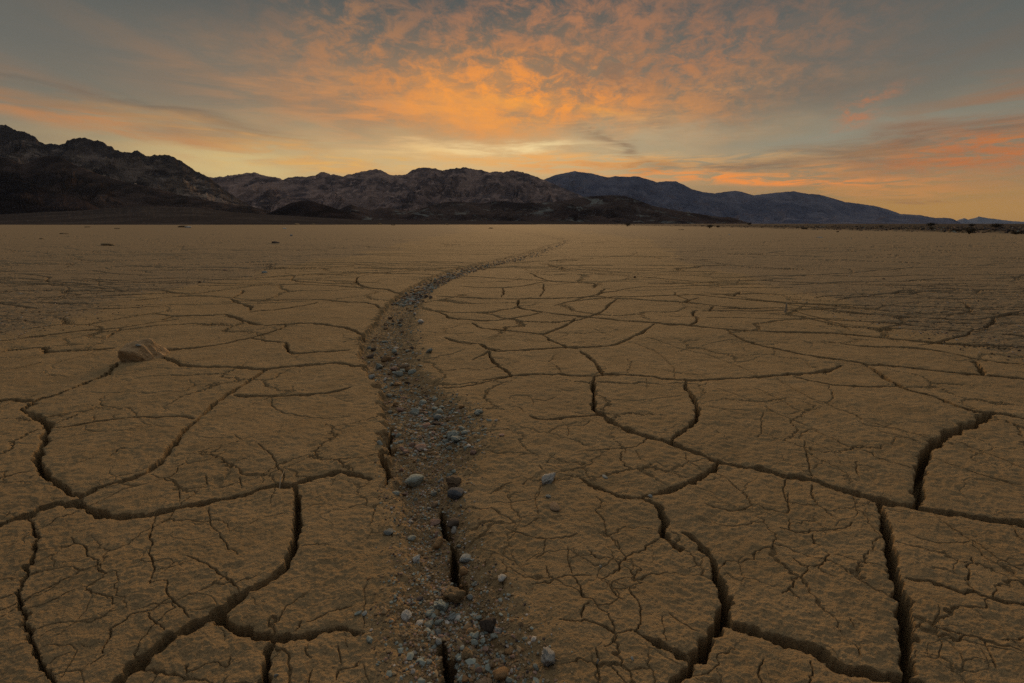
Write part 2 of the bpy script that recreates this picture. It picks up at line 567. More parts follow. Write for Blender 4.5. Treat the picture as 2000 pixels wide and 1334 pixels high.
# ------------------------------------------------------------------ the ground as one sheet
th = np.radians(np.concatenate([np.arange(0.10, 1.2, .02), np.arange(1.2, 14, .03), np.arange(14, 55, .045)]))
Yn = H / np.tan(th[::-1])
Yrow = np.concatenate([[-45000, -8000, -900, -120, -20, -5, -2, -1, -.5, -.2, 0, .15, .28, .36, .40],
                       Yn, np.geomspace(Yn[-1] * 1.06, 45000, 40)])
Ucol = np.concatenate([-np.geomspace(60, 1.9, 26), np.linspace(-1.8, -1.14, 110), np.linspace(-1.13, 1.13, 1500),
                       np.linspace(1.14, 1.8, 110), np.geomspace(1.9, 60, 26)])
NR, NC = len(Yrow), len(Ucol)


def rad(Y):
    zc = Y * CP + H * SP
    return np.sqrt(zc * zc + 0.004)


Rrow = rad(Yrow)
X = np.clip(Rrow[:, None] * Ucol[None, :], -45000 - np.arange(NC)[None, ::-1] * 0.1, 45000 + np.arange(NC)[None, :] * 0.1).astype(np.float32)
Y = np.broadcast_to(Yrow[:, None], X.shape).astype(np.float32)
Z = np.zeros(X.shape, np.float32)
i0 = int(np.searchsorted(Yrow, 0.35))
i1 = int(np.searchsorted(Yrow, 340.0))
PYrow = np.where(Yrow > 0.3, 667 + F * np.tan(np.arctan2(H, np.maximum(Yrow, .3)) - P), 1600.0)
dY = np.gradient(Yrow)
PX = 1000 + F * Ucol[None, :] * (Rrow / np.maximum(Yrow * CP + H * SP, .05))[:, None]
PY = np.broadcast_to(PYrow[:, None], PX.shape)

# regions of the ground -------------------------------------------------
# smooth mud between these two edges, gravelly silt outside
LEFT = [(437, 900), (446, 925), (455, 900), (465, 840), (480, 800), (500, 700), (520, 600), (545, 480), (575, 340), (600, 260), (640, 120), (680, -40), (760, -300), (900, -700), (1600, -900)]
RIGHT = [(437, 1020), (446, 1080), (456, 1160), (468, 1250), (480, 1280), (495, 1285), (520, 1350), (545, 1450), (575, 1540), (600, 1600), (640, 1720), (690, 1930), (740, 2200), (900, 2700), (1600, 2900)]
xl = np.interp(PYrow, *zip(*LEFT))[:, None]
xr = np.interp(PYrow, *zip(*RIGHT))[:, None]
wob = fbm(np.clip(X, -300, 300) / .9, np.clip(Y, -20, 400) / 1.6, 3, 3) * 90
softw = np.clip((PYrow - 437) * .6, 10, 150)[:, None]
rough = np.maximum(sstep(0, 1, (xl - PX + wob) / softw), sstep(0, 1, (PX - xr + wob) / softw))
rough[Yrow < .3] = 0
# winding gravel channel: py, left edge, right edge, depth in metres
CHAN = [(1400, 800, 1100, .030), (1334, 790, 1080, .030), (1260, 770, 1055, .028), (1200, 755, 1030, .026), (1130, 765, 985, .026), (1050, 775, 935, .026), (980, 765, 915, .028),
        (940, 750, 912, .03), (880, 748, 940, .03), (840, 750, 945, .028), (800, 750, 925, .028), (760, 742, 870, .03), (720, 712, 828, .034), (690, 704, 824, .03), (660, 702, 818, .03), (630, 728, 815, .03), (605, 744, 822, .03),
        (580, 770, 835, .03), (560, 800, 860, .026), (545, 830, 892, .024), (530, 868, 936, .022), (520, 905, 972, .022), (510, 950, 1022, .022), (500, 1000, 1058, .022), (490, 1035, 1078, .024), (480, 1065, 1102, .026), (472, 1096, 1120, .026),
        (466, 1072, 1112, .04), (460, 1040, 1082, .04), (452, 985, 1032, .03), (446, 945, 988, .02), (437, 900, 940, 0)]
ch = np.array(sorted(CHAN), float)
cl = np.interp(PYrow, ch[:, 0], ch[:, 1])[:, None]
crr = np.interp(PYrow, ch[:, 0], ch[:, 2])[:, None]
cd = np.interp(PYrow, ch[:, 0], ch[:, 3])[:, None]
nb = np.zeros_like(X)
s_ = slice(i0, i1)
nb[s_] = fbm(X[s_] / .05, Y[s_] / .05, 3, 8) * .13 + fbm(X[s_] / .016, Y[s_] / .016, 2, 9) * .05
ct = (PX - cl) / (crr - cl) + nb
lsoft = np.interp(PYrow, [860, 1000], [.10, .42])[:, None]
chan = sstep(-.03, 0, ct / 8) * sstep(1.08, .62, ct) if False else np.clip((ct + .04) / lsoft, 0, 1) * sstep(1.08, .62, ct)
chan[Yrow < .3] = 0
chan_bank = np.clip((ct + .05) / (lsoft * 1.1), 0, 1)
chan_bank = chan_bank * chan_bank * (3 - 2 * chan_bank) * sstep(1.12, .50, ct)
chan_bank[Yrow < .3] = 0
# raised stony terrace beyond the plain on one side
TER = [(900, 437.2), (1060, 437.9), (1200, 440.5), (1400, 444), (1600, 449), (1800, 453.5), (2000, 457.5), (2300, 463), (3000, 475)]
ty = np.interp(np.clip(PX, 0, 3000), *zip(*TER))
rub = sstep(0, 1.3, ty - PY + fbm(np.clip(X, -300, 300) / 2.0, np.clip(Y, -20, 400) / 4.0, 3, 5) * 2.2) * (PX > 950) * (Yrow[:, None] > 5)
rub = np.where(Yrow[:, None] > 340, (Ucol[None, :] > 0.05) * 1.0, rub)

# micro relief ------------------------------------------------------------
spc = np.maximum(dY, 0)[:, None] * 1.0


def layer(lam, amp, seed, octv=1, ridged=False):
    rows = np.where((dY < lam * .45) & (Yrow > .35))[0]
    if len(rows) == 0:
        return
    s = slice(rows[0], rows[-1] + 1)
    c0, c1 = int(np.searchsorted(Ucol, -1.85)), int(np.searchsorted(Ucol, 1.85))
    n = fbm(X[s, c0:c1] / lam, Y[s, c0:c1] / lam, octv, seed)
    if ridged:
        n = .3 - np.abs(n) * 1.6
    fade = np.clip(2 - dY[s] / (lam * .22), 0, 1)[:, None]
    return s, slice(c0, c1), (n * fade).astype(np.float32), amp


def add_layer(*a, mult=None, **k):
    r = layer(*a, **k)
    if r is None:
        return
    s, c, n, amp = r
    if mult is not None:
        n = n * mult[s, c]
    Z[s, c] += n * amp


smooth_w = ((1 - chan) * np.clip(.9 + .8 * fbm(np.clip(X, -9, 9) / .13, np.clip(Y, -9, 9) / .13, 2, 120), .25, 1.6)).astype(np.float32)
add_layer(.9, .012, 100, 2)
add_layer(.28, .006, 101, 2)
add_layer(.07, .0030, 102, 2)
add_layer(.026, .0022, 103, 1)
add_layer(.0125, .0021, 104, 1, mult=smooth_w)
add_layer(.0068, .0013, 105, 1, mult=smooth_w)
add_layer(.045, .0016, 110, 2, ridged=True)
add_layer(.0042, .0009, 111, 1)
add_layer(.035, .009, 106, 3, mult=chan.astype(np.float32))
add_layer(.010, .0035, 107, 2, mult=chan.astype(np.float32))
add_layer(.06, .008, 108, 3, mult=rough.astype(np.float32))
add_layer(.5, .018, 109, 3, mult=rough.astype(np.float32) * sstep(3, 9, Y))
# wider outer field: low ripples across the view
Z += (-chan_bank * cd).astype(np.float32)
Z += (rub * np.clip(.16 * (1 + .6 * fbm(np.clip(X, -900, 900) / 3, np.clip(Y, -900, 900) / 3, 3, 12)), 0, .4)).astype(np.float32)
Z[Yrow > 330] += 0

# cracks --------------------------------------------------------------------
dn = np.zeros_like(X)
dn[s_] = noise2(X[s_] / .024, Y[s_] / .024, 201) * .9 + noise2(X[s_] / .009, Y[s_] / .009, 202) * .7
HC = np.zeros_like(X)
wallN = np.zeros_like(X)
wallN[s_] = noise2(X[s_] / .006, Y[s_] / .006, 205) + noise2(X[s_] / .013, Y[s_] / .013, 206)
A1, A2, A3, A4, A5, A6, A7, A8 = ((0, 620, .26985), (480, 620, .26985), (960, 620, .26985), (1480, 620, .26985),
                                  (0, 960, .28033), (480, 960, .28033), (960, 960, .28033), (1480, 960, .28033))
B1, B2, B3 = (0, 420, .35), (650, 420, .35), (1300, 420, .35)
# frame of reference, width in cm, traced points
CR = [
 (A1, 1.7, "155,658 250,700 340,750 360,795 315,850 330,890 290,950 275,1040 320,1130 410,1200 545,1280"),
 (A1, 1.9, "540,1260 620,1275 700,1225 900,1170 1050,1120 1150,1050 1250,930 1330,830 1430,735"),
 (A1, 1.4, "1430,735 1550,630 1650,560 1780,480 1900,395 1915,378"),
 (A5, 2.8, "-80,250 0,222 200,150 300,98 440,72 540,85 700,148 830,165 1000,162 1150,132 1350,88 1550,42 1750,10"),
 (A2, 2.5, "0,1265 200,1215 330,1215 450,1172 600,1140 680,1122 800,1140 900,1165"),
 (A6, 1.7, "345,-50 350,0 360,120 358,220 345,340 310,450 240,560 130,640 0,690"),
 (A5, 2.4, "1855,640 1700,715 1580,805 1510,855 1350,935 1200,1005 1080,1095 950,1195 820,1305 700,1400"),
 (A5, 1.7, "1525,870 1540,900 1650,950 1750,985 1855,1000"),
 (A6, 1.7, "0,965 100,1000 220,1010 350,1000 450,990 560,955"),
 (A6, .7, "560,955 620,942 690,945 760,970 820,985"),
 (A6, 1.2, "205,1015 165,1080 150,1130 135,1230 125,1320 110,1400"),
 (A3, 1.5, "740,430 735,500 742,600 740,670 790,710"),
 (A3, 2.4, "740,670 800,700 860,750 950,800 1050,840 1150,870 1280,905 1400,950 1530,995 1640,1040 1750,1060 1900,1080"),
 (A4, 2.6, "-30,1072 0,1080 180,1130 350,1155 480,1190 640,1240 760,1265 900,1300 1010,1330"),
 (A8, 2.8, "640,0 700,10 860,58 1000,80 1130,98 1300,125 1500,150 1700,190 1855,215 2100,260"),
 (A3, .9, "780,705 650,725 500,740 360,748 280,725"),
 (A3, 1.4, "1410,455 1405,510 1440,560 1480,630 1490,690 1470,750 1420,800 1340,850 1300,900"),
 (A3, 1.2, "-60,450 50,435 140,422 280,418 430,415 500,410 580,420 740,425 850,412 1000,418 1150,430 1300,450 1420,455 1550,445 1700,440 1927,425"),
 (A4, 1.3, "0,432 200,415 350,405 500,385 600,355"),
 (A3, 1.7, "640,235 720,290 780,360 805,415"),
 (A3, 1.1, "-20,240 0,290 50,345 110,385 145,420"),
 (A3, 1.3, "40,240 250,235 450,220 620,215 750,205 880,190 1000,150 1100,100 1180,45"),
 (A3, 1.0, "370,120 440,165 520,200 540,225"),
 (A3, .9, "0,90 150,100 360,115 440,90 540,55 600,20"),
 (B2, .9, "780,600 840,630 980,648 1150,660 1240,640 1320,600 1350,575"),
 (B2, .8, "625,685 700,705 830,720 860,740 920,750"),
 (B2, .9, "540,530 620,555 660,575 780,585 900,585 1050,565 1180,540"),
 (B2, 1.4, "1040,475 1030,500 1060,520 1120,530 1180,540"),
 (B2, 1.1, "1180,540 1250,550 1380,565 1450,570 1600,585 1790,600 1890,610 2000,615"),
 (B3, 1.1, "0,605 130,615 330,640 450,645 750,655 1000,660 1250,685 1550,710 2000,740 2200,755"),
 (B2, .9, "580,455 700,465 900,470 1100,470 1300,465 1480,455 1600,470 1800,480 1950,490"),
 (B3, .9, "0,480 100,490 200,500 330,512 450,520"),
 (B2, 1.2, "1520,410 1500,425 1480,450"),
 (B2, .9, "950,405 955,435 940,460"),
 (B2, .7, "1175,385 1175,420 1155,460"),
 (B2, 1.1, "1100,325 1200,365 1300,375 1440,380 1465,395 1455,405"),
 (B2, .7, "1200,370 1100,390 1000,402 850,405 700,395"),
 (B2, 1.0, "1590,470 1540,500 1515,530 1440,565"),
 (B2, .6, "1370,285 1400,292 1550,298 1850,300"),
 (B2, .5, "1110,325 1200,312 1500,325 1800,340"),
 (B2, .5, "1220,370 1550,370 1750,360 1900,370 2000,378"),
 (B2, .5, "1500,405 1700,420 2000,410"),
 (B3, 1.0, "170,530 150,545 180,575 165,600 135,615"),
 (B3, .8, "265,512 245,535"),
 (B3, .8, "50,430 60,450 130,480 100,490 180,468"),
 (B3, .6, "0,370 150,385 300,400 550,405 720,405"),
 (B3, .8, "200,430 380,455 650,490 750,505 900,520 1100,545 1400,560 1700,580 2000,550"),
 (B3, .9, "410,433 380,455"),
 (B3, .7, "660,520 800,555 950,600 1040,640"),
 (B3, .8, "950,600 1150,625 1500,635 1800,660 2000,675 2200,690"),
 (B3, 1.2, "335,640 400,680 480,710 600,740 750,775 900,805 1100,830 1130,845"),
 (A4, 1.4, "780,350 850,390 950,455 1050,510 1150,545 1290,580 1400,635 1500,665 1610,690 1700,700"),
 (A4, 1.2, "770,345 900,345 1050,360 1250,380 1450,400 1650,415 1927,440 2200,470"),
 (A4, 1.4, "1570,315 1600,350 1640,410"),
 (A4, .8, "500,175 700,205 900,215 1250,235 1550,290 1700,310 1927,330"),
 (A4, .7, "860,130 1200,170 1500,200 1927,230"),
 (A4, 1.2, "1690,697 1820,710 1927,730 2200,770"),
 (A4, 2.8, "1700,690 1640,720 1580,770 1500,800 1390,830 1320,890 1240,950 1200,1040 1180,1100 1165,1200 1175,1290 1160,1335"),
 (A3, 1.9, "1640,1045 1600,1100 1500,1160 1400,1210 1250,1260 1100,1290"),
 (A3, .9, "1100,1295 1050,1310 930,1300 860,1270 800,1240 700,1200 640,1160"),
 (A7, 1.7, "1060,50 1150,90 1180,130 1205,200 1195,270 1250,330"),
 (A7, .9, "1250,330 1300,375 1340,372"),
 (A7, 1.4, "1340,265 1370,280 1440,330 1500,400 1550,450"),
 (A7, 2.3, "1550,450 1570,540 1610,640 1635,720 1630,800 1600,870 1550,960 1500,1040 1470,1110 1410,1150 1385,1165"),
 (A7, 2.4, "1615,865 1640,882 1750,922 1850,950"),
 (A8, 3.0, "-20,930 0,942 150,995 300,1035 400,1055 480,1125 560,1185 700,1225 850,1255 1000,1285 1080,1300 1200,1350"),
 (A8, 2.6, "850,65 880,180 910,300 930,450 950,550 985,650 1010,750 1025,850 1035,950 1035,1050 1045,1200 1045,1300"),
 (A7, 1.1, "1385,1165 1340,1130 1260,1090 1160,1050 1060,1000"),
 (A7, .5, "1060,1000 1000,970 960,965 870,990 800,945 730,920 640,900 560,905 480,890"),
 (A7, 1.0, "1385,1180 1390,1210 1300,1290 1260,1330 1220,1390"),
 (A1, .9, "0,168 300,130 600,95 870,75 1100,40 1280,10"),
 (A1, .8, "870,75 860,95 820,115 780,145"),
 (B1, 1.0, "900,585 1000,565 1270,555"),
 (B1, 1.3, "1265,558 1350,590 1460,612"),
 (B1, 1.3, "1600,612 1560,640 1450,670 1300,705 1150,735 1000,745 900,750"),
 (B1, .9, "1400,545 1460,535 1500,535 1700,505 1780,485"),
 (B1, 1.0, "1480,618 1610,608 1750,605 1900,625 2000,655"),
 (B1, .9, "1400,685 1500,705 1590,715 1600,745 1640,775 1800,765 1950,750"),
 (B1, 1.3, "1290,465 1330,485 1390,505 1400,535"),
 (B1, .7, "1290,470 1500,470 1750,470 2000,485"),
 (B1, .8, "1350,420 1355,430 1300,460"),
 (B1, .7, "870,415 1050,440 1200,425 1400,400 1540,380"),
 (B1, .6, "0,465 300,455 500,435 750,420 870,415"),
 (B1, .7, "0,500 250,490 560,495 850,465 1050,450 1290,460"),
 (B1, .9, "1650,338 1630,360 1700,375 1850,385 1990,385"),
 (B1, .6, "1640,340 1750,330 1950,340"),
 (B1, .6, "940,365 1100,370 1300,350 1480,335"),
 (B1, .7, "860,550 960,565 1000,570"),
 (B2, 1.3, "140,345 128,365 135,382 180,400 300,415 340,430 410,440"),
 (B2, .6, "140,345 250,320 330,322"),
 (B2, .6, "110,268 200,285 350,300 450,290"),
 (B2, .8, "0,480 150,485 230,500 270,520"),
 (B2, 1.4, "0,615 100,635 150,660 175,680"),
 (A1, 1.7, "320,215 340,240"),
 (A1, 1.2, "340,243 360,250 500,245 700,230 830,215"),
 (A1, .6, "0,250 150,225 320,215"),
 (A1, .4, "0,390 150,365 310,325"),
 (A1, 1.2, "1140,235 1230,238 1300,232"),
 (A1, 1.3, "1160,275 1260,320 1340,350 1450,365 1600,370 1800,370 1900,378"),
 (A2, 1.2, "0,372 130,372 350,350 550,335 660,325 780,345 850,352"),
 (A1, 1.3, "850,330 830,350 780,395 700,435 600,475 480,525"),
 (A1, 1.0, "480,525 380,560 260,595 200,635 160,660"),
 (A1, .9, "-60,605 0,600 120,590 230,600"),
 (A1, .7, "370,798 550,775 700,755 850,740 1000,725 1150,728 1330,715 1400,735"),
 (A1, .9, "1690,568 1780,575 1927,565"),
 (A2, .8, "0,570 200,565 450,550 650,525 760,495"),
 (A1, .4, "-30,1175 0,1165 150,1125 290,1105"),
 (A5, .55, "195,180 235,225 222,265 258,310 240,375 240,410 220,465 215,495 175,525 180,570 160,620 130,680 120,715 140,770 145,825 180,870 165,920 210,960 200,1010 240,1050 245,1110 270,1160 290,1210 325,1240 350,1280 365,1330 380,1390"),
 (A5, .45, "1090,170 1060,250 1040,320 1060,350 1045,410 1060,480 1080,520 1060,610"),
 (A5, .35, "1045,630 1065,640 1150,630 1155,690 1190,740 1230,780 1290,830 1310,880"),
 (A5, .35, "500,310 530,350 580,375 610,440 680,490 680,545 730,570 720,605 610,660 620,695 680,720 760,740 795,785"),
 (A5, .4, "1190,745 1040,830 920,850 860,900 780,945 765,960 770,985 730,1050 720,1110"),
 (A5, .35, "720,1130 630,1190"), (A5, .35, "1040,840 1040,870 1100,920 1150,975"),
 (A5, .25, "520,350 440,380 250,415"), (A5, .3, "1450,100 1460,210 1500,260 1550,330 1600,400 1660,440"),
 (A5, .45, "1310,450 1390,490 1480,540 1560,600 1620,640 1670,700"), (A5, .22, "1100,555 1250,510 1350,480"),
 (A5, .22, "180,815 350,760 500,690 610,660"), (A5, .3, "0,740 110,705"), (A5, .2, "215,965 400,910 560,915 700,880 830,790"),
 (A5, .2, "300,1190 480,1110"), (A5, .2, "190,570 350,545"), (A5, .25, "1300,1280 1290,1200 1300,1250 1480,1175 1590,1200 1600,1140"),
 (A6, .25, "380,390 450,385 520,375 600,385"), (A6, .4, "430,900 560,850 640,810 740,795"), (A6, .3, "435,1330 440,1270 465,1230"),
 (A6, .35, "630,1300 640,1220 750,1215 790,1165"), (A6, .2, "440,1050 420,1110 450,1160"), (A6, .2, "640,1050 660,1190"), (A6, .35, "350,960 385,900"),
 (A7, .4, "100,260 200,295 300,320 370,335 480,330 600,300"), (A7, .22, "320,0 300,55 325,150 310,200 200,260"), (A7, .22, "0,75 80,80 180,75 300,55"),
 (A7, .45, "1185,300 1090,355 1060,390 970,420 920,470 890,500 890,530 830,560 770,600"), (A7, .28, "920,500 980,550 1000,590 1050,620"),
 (A7, .28, "770,600 820,650 860,710 910,750"), (A7, .4, "280,640 400,630 480,600 570,580 700,570"), (A7, .4, "570,585 620,655 635,730"),
 (A7, .28, "530,390 540,470 560,570"), (A7, .32, "680,405 730,455 830,460 890,490"), (A7, .35, "960,650 980,710 1020,750 1040,830 1035,920 1000,970"),
 (A7, .22, "840,680 960,650 1050,620"), (A7, .22, "1190,850 1200,960 1220,1050"), (A7, .28, "1240,830 1300,880 1370,920 1430,960"),
 (A7, .38, "680,780 640,810 625,885"), (A7, .32, "870,990 860,1040 790,1080"), (A7, .32, "730,1100 740,1160 740,1210 755,1330"), (A7, .3, "840,1220 900,1290 940,1330"),
 (A7, .28, "370,340 365,420 310,470"), (A7, .28, "390,520 390,570 430,605"), (A7, .28, "730,130 790,220 800,290 870,340 900,385"),
 (A7, .45, "1500,85 1570,110 1700,125 1810,95"), (A7, .3, "1750,0 1790,60 1810,90"), (A7, .25, "730,130 760,90 730,40"),
 (A8, .38, "0,95 100,130 210,140 215,60 205,0"), (A8, .32, "375,0 385,45 430,90 490,140 550,180"), (A8, .32, "215,70 330,85 420,88"),
 (A8, .38, "215,180 220,235 240,262 350,275 365,245"), (A8, .4, "380,285 395,340 440,360"), (A8, .38, "160,245 240,262 420,265 580,250 650,230 655,212"),
 (A8, .5, "250,450 300,495 350,515 430,500 480,455 498,405"), (A8, .38, "350,515 335,550 290,580 245,595 255,630 220,655 180,685"),
 (A8, .38, "220,655 260,690 290,715"), (A8, .32, "430,505 450,540 540,580"), (A8, .25, "540,420 660,460 780,490 900,520"),
 (A8, .65, "1030,595 1110,605 1200,620 1300,660 1430,705 1490,700 1600,740 1740,775 1900,790"),
 (A8, .4, "1490,455 1490,495 1450,515 1480,570 1460,620 1490,695"), (A8, .4, "1220,945 1330,970 1440,1000 1560,1020"),
 (A8, .32, "1220,120 1310,210 1400,270 1480,325 1530,355 1600,410 1700,470 1855,545"), (A8, .28, "1050,290 1200,345 1370,350 1490,340"),
 (A8, .45, "1700,1040 1800,1045 1855,1020"), (A8, .28, "1570,1030 1600,1090 1640,1180 1670,1240"), (A8, .32, "375,1150 380,1250 365,1330"),
 (A8, .32, "40,1140 10,1250 40,1330"), (A8, .28, "640,850 670,920"), (A8, .32, "690,1040 720,1130"), (A8, .35, "1770,220 1810,280 1850,330"),
 (A4, .38, "140,445 300,545 420,610 500,630 550,660 700,715 780,760 950,800 1080,840 1240,885"),
 (A4, .35, "0,515 130,590 250,660 320,690"), (A4, .4, "45,655 130,705 250,750 390,805 470,855 560,890 640,930 720,960 810,975 860,1015 960,1045 1080,1075 1140,1100"),
 (A4, .32, "190,715 310,690"), (A4, .7, "265,430 400,465 550,490 700,505 850,512 1000,500"), (A4, .32, "510,500 545,560 545,600 500,630"),
 (A4, .32, "740,770 900,840 1050,880 1180,915"), (A4, .42, "340,905 345,980 370,1040 380,1110 385,1155"), (A4, .32, "400,810 320,840 300,880"),
 (A4, .32, "710,1035 715,1100 740,1150"), (A4, .22, "730,1065 860,1085"), (A4, .38, "1280,1015 1400,1065 1600,1130 1800,1190 1927,1215"),
 (A4, .4, "1400,885 1500,920 1650,975 1800,1040 1927,1090"), (A4, .4, "200,1150 190,1230 215,1330"), (A4, .4, "390,1200 385,1280 415,1330"), (A4, .32, "40,700 25,760 30,820 0,870"),
 (A3, .38, "1110,140 1280,185 1350,210 1460,240 1600,270 1730,325 1920,410"), (A3, .28, "740,80 900,140"), (A3, .34, "1030,180 1150,220 1190,240 1270,300 1320,360 1335,445"),
 (A3, .32, "980,290 1005,320 990,380 990,415"), (A3, .26, "1480,220 1600,180 1800,155 1920,150"), (A3, .26, "1730,320 1850,305 1927,280"),
 (A3, .24, "470,520 540,535 640,530"), (A3, .28, "1120,450 1130,520"), (A3, .24, "860,600 1110,600 1380,570"), (A3, .34, "1510,645 1700,680 1900,690"),
 (A3, .28, "1640,520 1750,560 1850,600 1927,620"), (A3, .4, "300,600 400,605 460,580"), (A3, .28, "130,600 160,575 250,570 290,590 300,640"),
 (A3, .28, "140,655 210,655 230,700"), (A3, .32, "510,770 560,810 550,870"), (A3, .28, "560,800 680,790 710,750"),
 (A3, .45, "680,975 800,970 880,955 1010,950 1080,920 1125,880"), (A3, .28, "1040,970 1080,1030 1115,1050"), (A3, .28, "1415,985 1415,1040 1500,1090 1550,1120"),
 (A3, .24, "1170,1040 1270,1090"), (A3, .4, "1610,1120 1700,1160 1760,1230 1830,1270 1850,1320"), (A3, .32, "230,1210 260,1180 340,1160"), (A3, .28, "0,1280 100,1220 150,1200"),
 (A3, .28, "350,1200 340,1270 320,1330"), (A3, .24, "460,1000 420,1040 400,1060"), (A3, .32, "340,1080 380,1120"), (A3, .34, "410,320 480,260"), (A3, .34, "420,320 480,360 500,390 510,410"),
 (A1, .28, "800,655 920,655 970,680 1000,715"), (A1, .28, "740,565 720,610 760,640 850,650"), (A1, .28, "620,540 780,545 950,540 1040,555 1200,545 1350,540 1370,520 1400,495 1370,455"),
 (A1, .28, "680,700 682,755"), (A1, .24, "825,710 825,745"), (A1, .32, "800,1000 860,955 900,945"), (A1, .24, "620,780 640,820 760,835 900,825 1030,790"),
 (A1, .24, "1030,760 1080,785 1260,795"), (A1, .36, "1490,1140 1500,1200"), (A1, .34, "1100,1130 1180,1160 1250,1180 1290,1240 1300,1330"),
 (A1, .28, "1690,1050 1790,1020"), (A1, .32, "1730,1150 1760,1230"), (A1, .24, "1430,870 1550,880 1680,878"), (A1, .28, "1520,990 1580,960 1610,930"), (A1, .32, "1700,850 1740,890"),
 (A2, .4, "180,570 190,610 230,660 320,690 480,715 600,720 760,705"), (A2, .45, "90,920 150,975 210,1030 220,1080 265,1120 270,1200"),
 (A2, .24, "600,550 740,590"), (A2, .28, "340,490 345,530"), (A2, .55, "1450,150 1550,185 1700,190"), (A2, .9, "1700,195 1760,230 1820,240"), (A2, .55, "1640,300 1760,245"),
 (A2, .6, "1430,500 1550,500 1680,480 1800,450 1920,430"), (A2, .45, "1700,830 1927,825"), (A2, .3, "1770,1280 1870,1220 1927,1200"),
 # the open cracks inside the gravel channel
 (A2, 1.8, "1050,735 1045,800 1035,880 1065,920 1000,960 980,1010 1020,1060 1035,1110 1015,1180"),
 (A6, 2.0, "1360,60 1370,140 1395,200 1440,270"),
 (A6, 2.4, "1440,290 1450,380 1450,470 1470,540 1500,580 1540,640"),
 (A6, 2.4, "1375,960 1370,1030 1400,1080 1425,1150 1400,1240 1430,1330 1440,1420"),
]


def apply_segment(p, q, a0, a1, D, R, edge, thin):
    """lower the ground along one short piece of crack; a = half width"""
    am = max(a0, a1)
    reach = am * 2.2 + R * 3.2
    ya, yb = min(p[1], q[1]) - reach, max(p[1], q[1]) + reach
    r0 = int(np.searchsorted(Yrow, ya)) - 1
    r1 = int(np.searchsorted(Yrow, yb)) + 1
    r0 = max(r0, i0)
    r1 = min(r1, i1)
    if r1 <= r0:
        return
    xa, xb = min(p[0], q[0]) - reach, max(p[0], q[0]) + reach
    ua = min(xa / Rrow[r0], xa / Rrow[r1 - 1])
    ub = max(xb / Rrow[r0], xb / Rrow[r1 - 1])
    c0 = max(int(np.searchsorted(Ucol, ua)) - 1, 0)
    c1 = min(int(np.searchsorted(Ucol, ub)) + 1, NC)
    if c1 <= c0:
        return
    xs, ys = X[r0:r1, c0:c1], Y[r0:r1, c0:c1]
    vx, vy = q[0] - p[0], q[1] - p[1]
    L2 = vx * vx + vy * vy + 1e-12
    t = np.clip(((xs - p[0]) * vx + (ys - p[1]) * vy) / L2, 0, 1)
    d = np.hypot(xs - (p[0] + t * vx), ys - (p[1] + t * vy))
    a = a0 + (a1 - a0) * t
    d = d + dn[r0:r1, c0:c1] * np.minimum(a * .55, .006)
    loc = dY[r0:r1][:, None]
    tx2 = vx * vx / L2
    Dk = D * np.clip(a / (.5 * loc * tx2 + 1e-6), .25, 1)
    a = np.maximum(a, .55 * loc * tx2)
    soft = np.maximum(a * .24, np.clip(.5 * loc, .0006, .004) if thin else .0009)
    k = np.clip((a + soft - d) / (2 * soft), 0, 1)
    k = np.clip(k + wallN[r0:r1, c0:c1] * (k * (1 - k)) * 1.3, 0, 1)
    h = -Dk * k * k * (3 - 2 * k) - D * edge * np.exp(-np.maximum(d - a, 0) / R)
    w = HC[r0:r1, c0:c1]
    np.minimum(w, h, out=w)


def catmull(pts, n):
    p = np.array(pts, float)
    if len(p) < 3:
        t = np.linspace(0, 1, n * (len(p) - 1) + 1)[:, None]
        return p[0] * (1 - t) + p[-1] * t
    e = np.vstack([2 * p[0] - p[1], p, 2 * p[-1] - p[-2]])
    out = []
    for i in range(len(p) - 1):
        a, b, c, d = e[i:i + 4]
        for t in np.linspace(0, 1, n, endpoint=False):
            out.append(.5 * ((2 * b) + (-a + c) * t + (2 * a - 5 * b + 4 * c - d) * t * t + (-a + 3 * b - 3 * c + d) * t ** 3))
    out.append(p[-1])
    return np.array(out)


def crack(world_pts, w_cm, taper=True, jit=1.0):
    w_cm = w_cm * .5 if w_cm <= .5 else (w_cm if w_cm < 1 else 1 + (w_cm - 1) * .42)
    wp = np.array(world_pts)
    n = len(wp)
    dist = np.hypot(wp[:, 0], wp[:, 1])
    sc = np.clip(dist, .6, 6)
    wp = wp + rng.normal(0, 1, wp.shape) * (.0011 * jit * sc)[:, None]
    w = w_cm / 100 * (1 + .28 * np.sin(np.arange(n) * .9 + rng.uniform(0, 6)) + rng.normal(0, .14, n))
    w = np.clip(w, w_cm / 220, w_cm / 60)
    if taper:
        s = np.minimum(np.arange(n), np.arange(n)[::-1]) / max(n - 1, 1)
        w = w * np.clip(.45 + s * 4, .45, 1)
    for i in range(n - 1):
        p, q = wp[i], wp[i + 1]
        v = q - p
        L = np.hypot(*v) + 1e-9
        d = .5 * (dist[i] + dist[i + 1])
        fac = np.clip((d / 1.25) ** .95, .85, 4.5)
        txx = (v[0] / L) ** 2
        m = 1 + (fac - 1) * (.10 + .95 * txx)
        a0, a1 = w[i] * .5 * m, w[i + 1] * .5 * m
        D = float(np.clip(5.5 * w_cm / 100, .006, .12)) * float(np.clip(1 + .35 * (d - 1.3), 1, 2))
        apply_segment(p, q, a0, a1, D, max(.3 * a0, .002) + .0032 * min(w_cm, 2.5), (.032 if w_cm > .6 else .02), w_cm < .6)


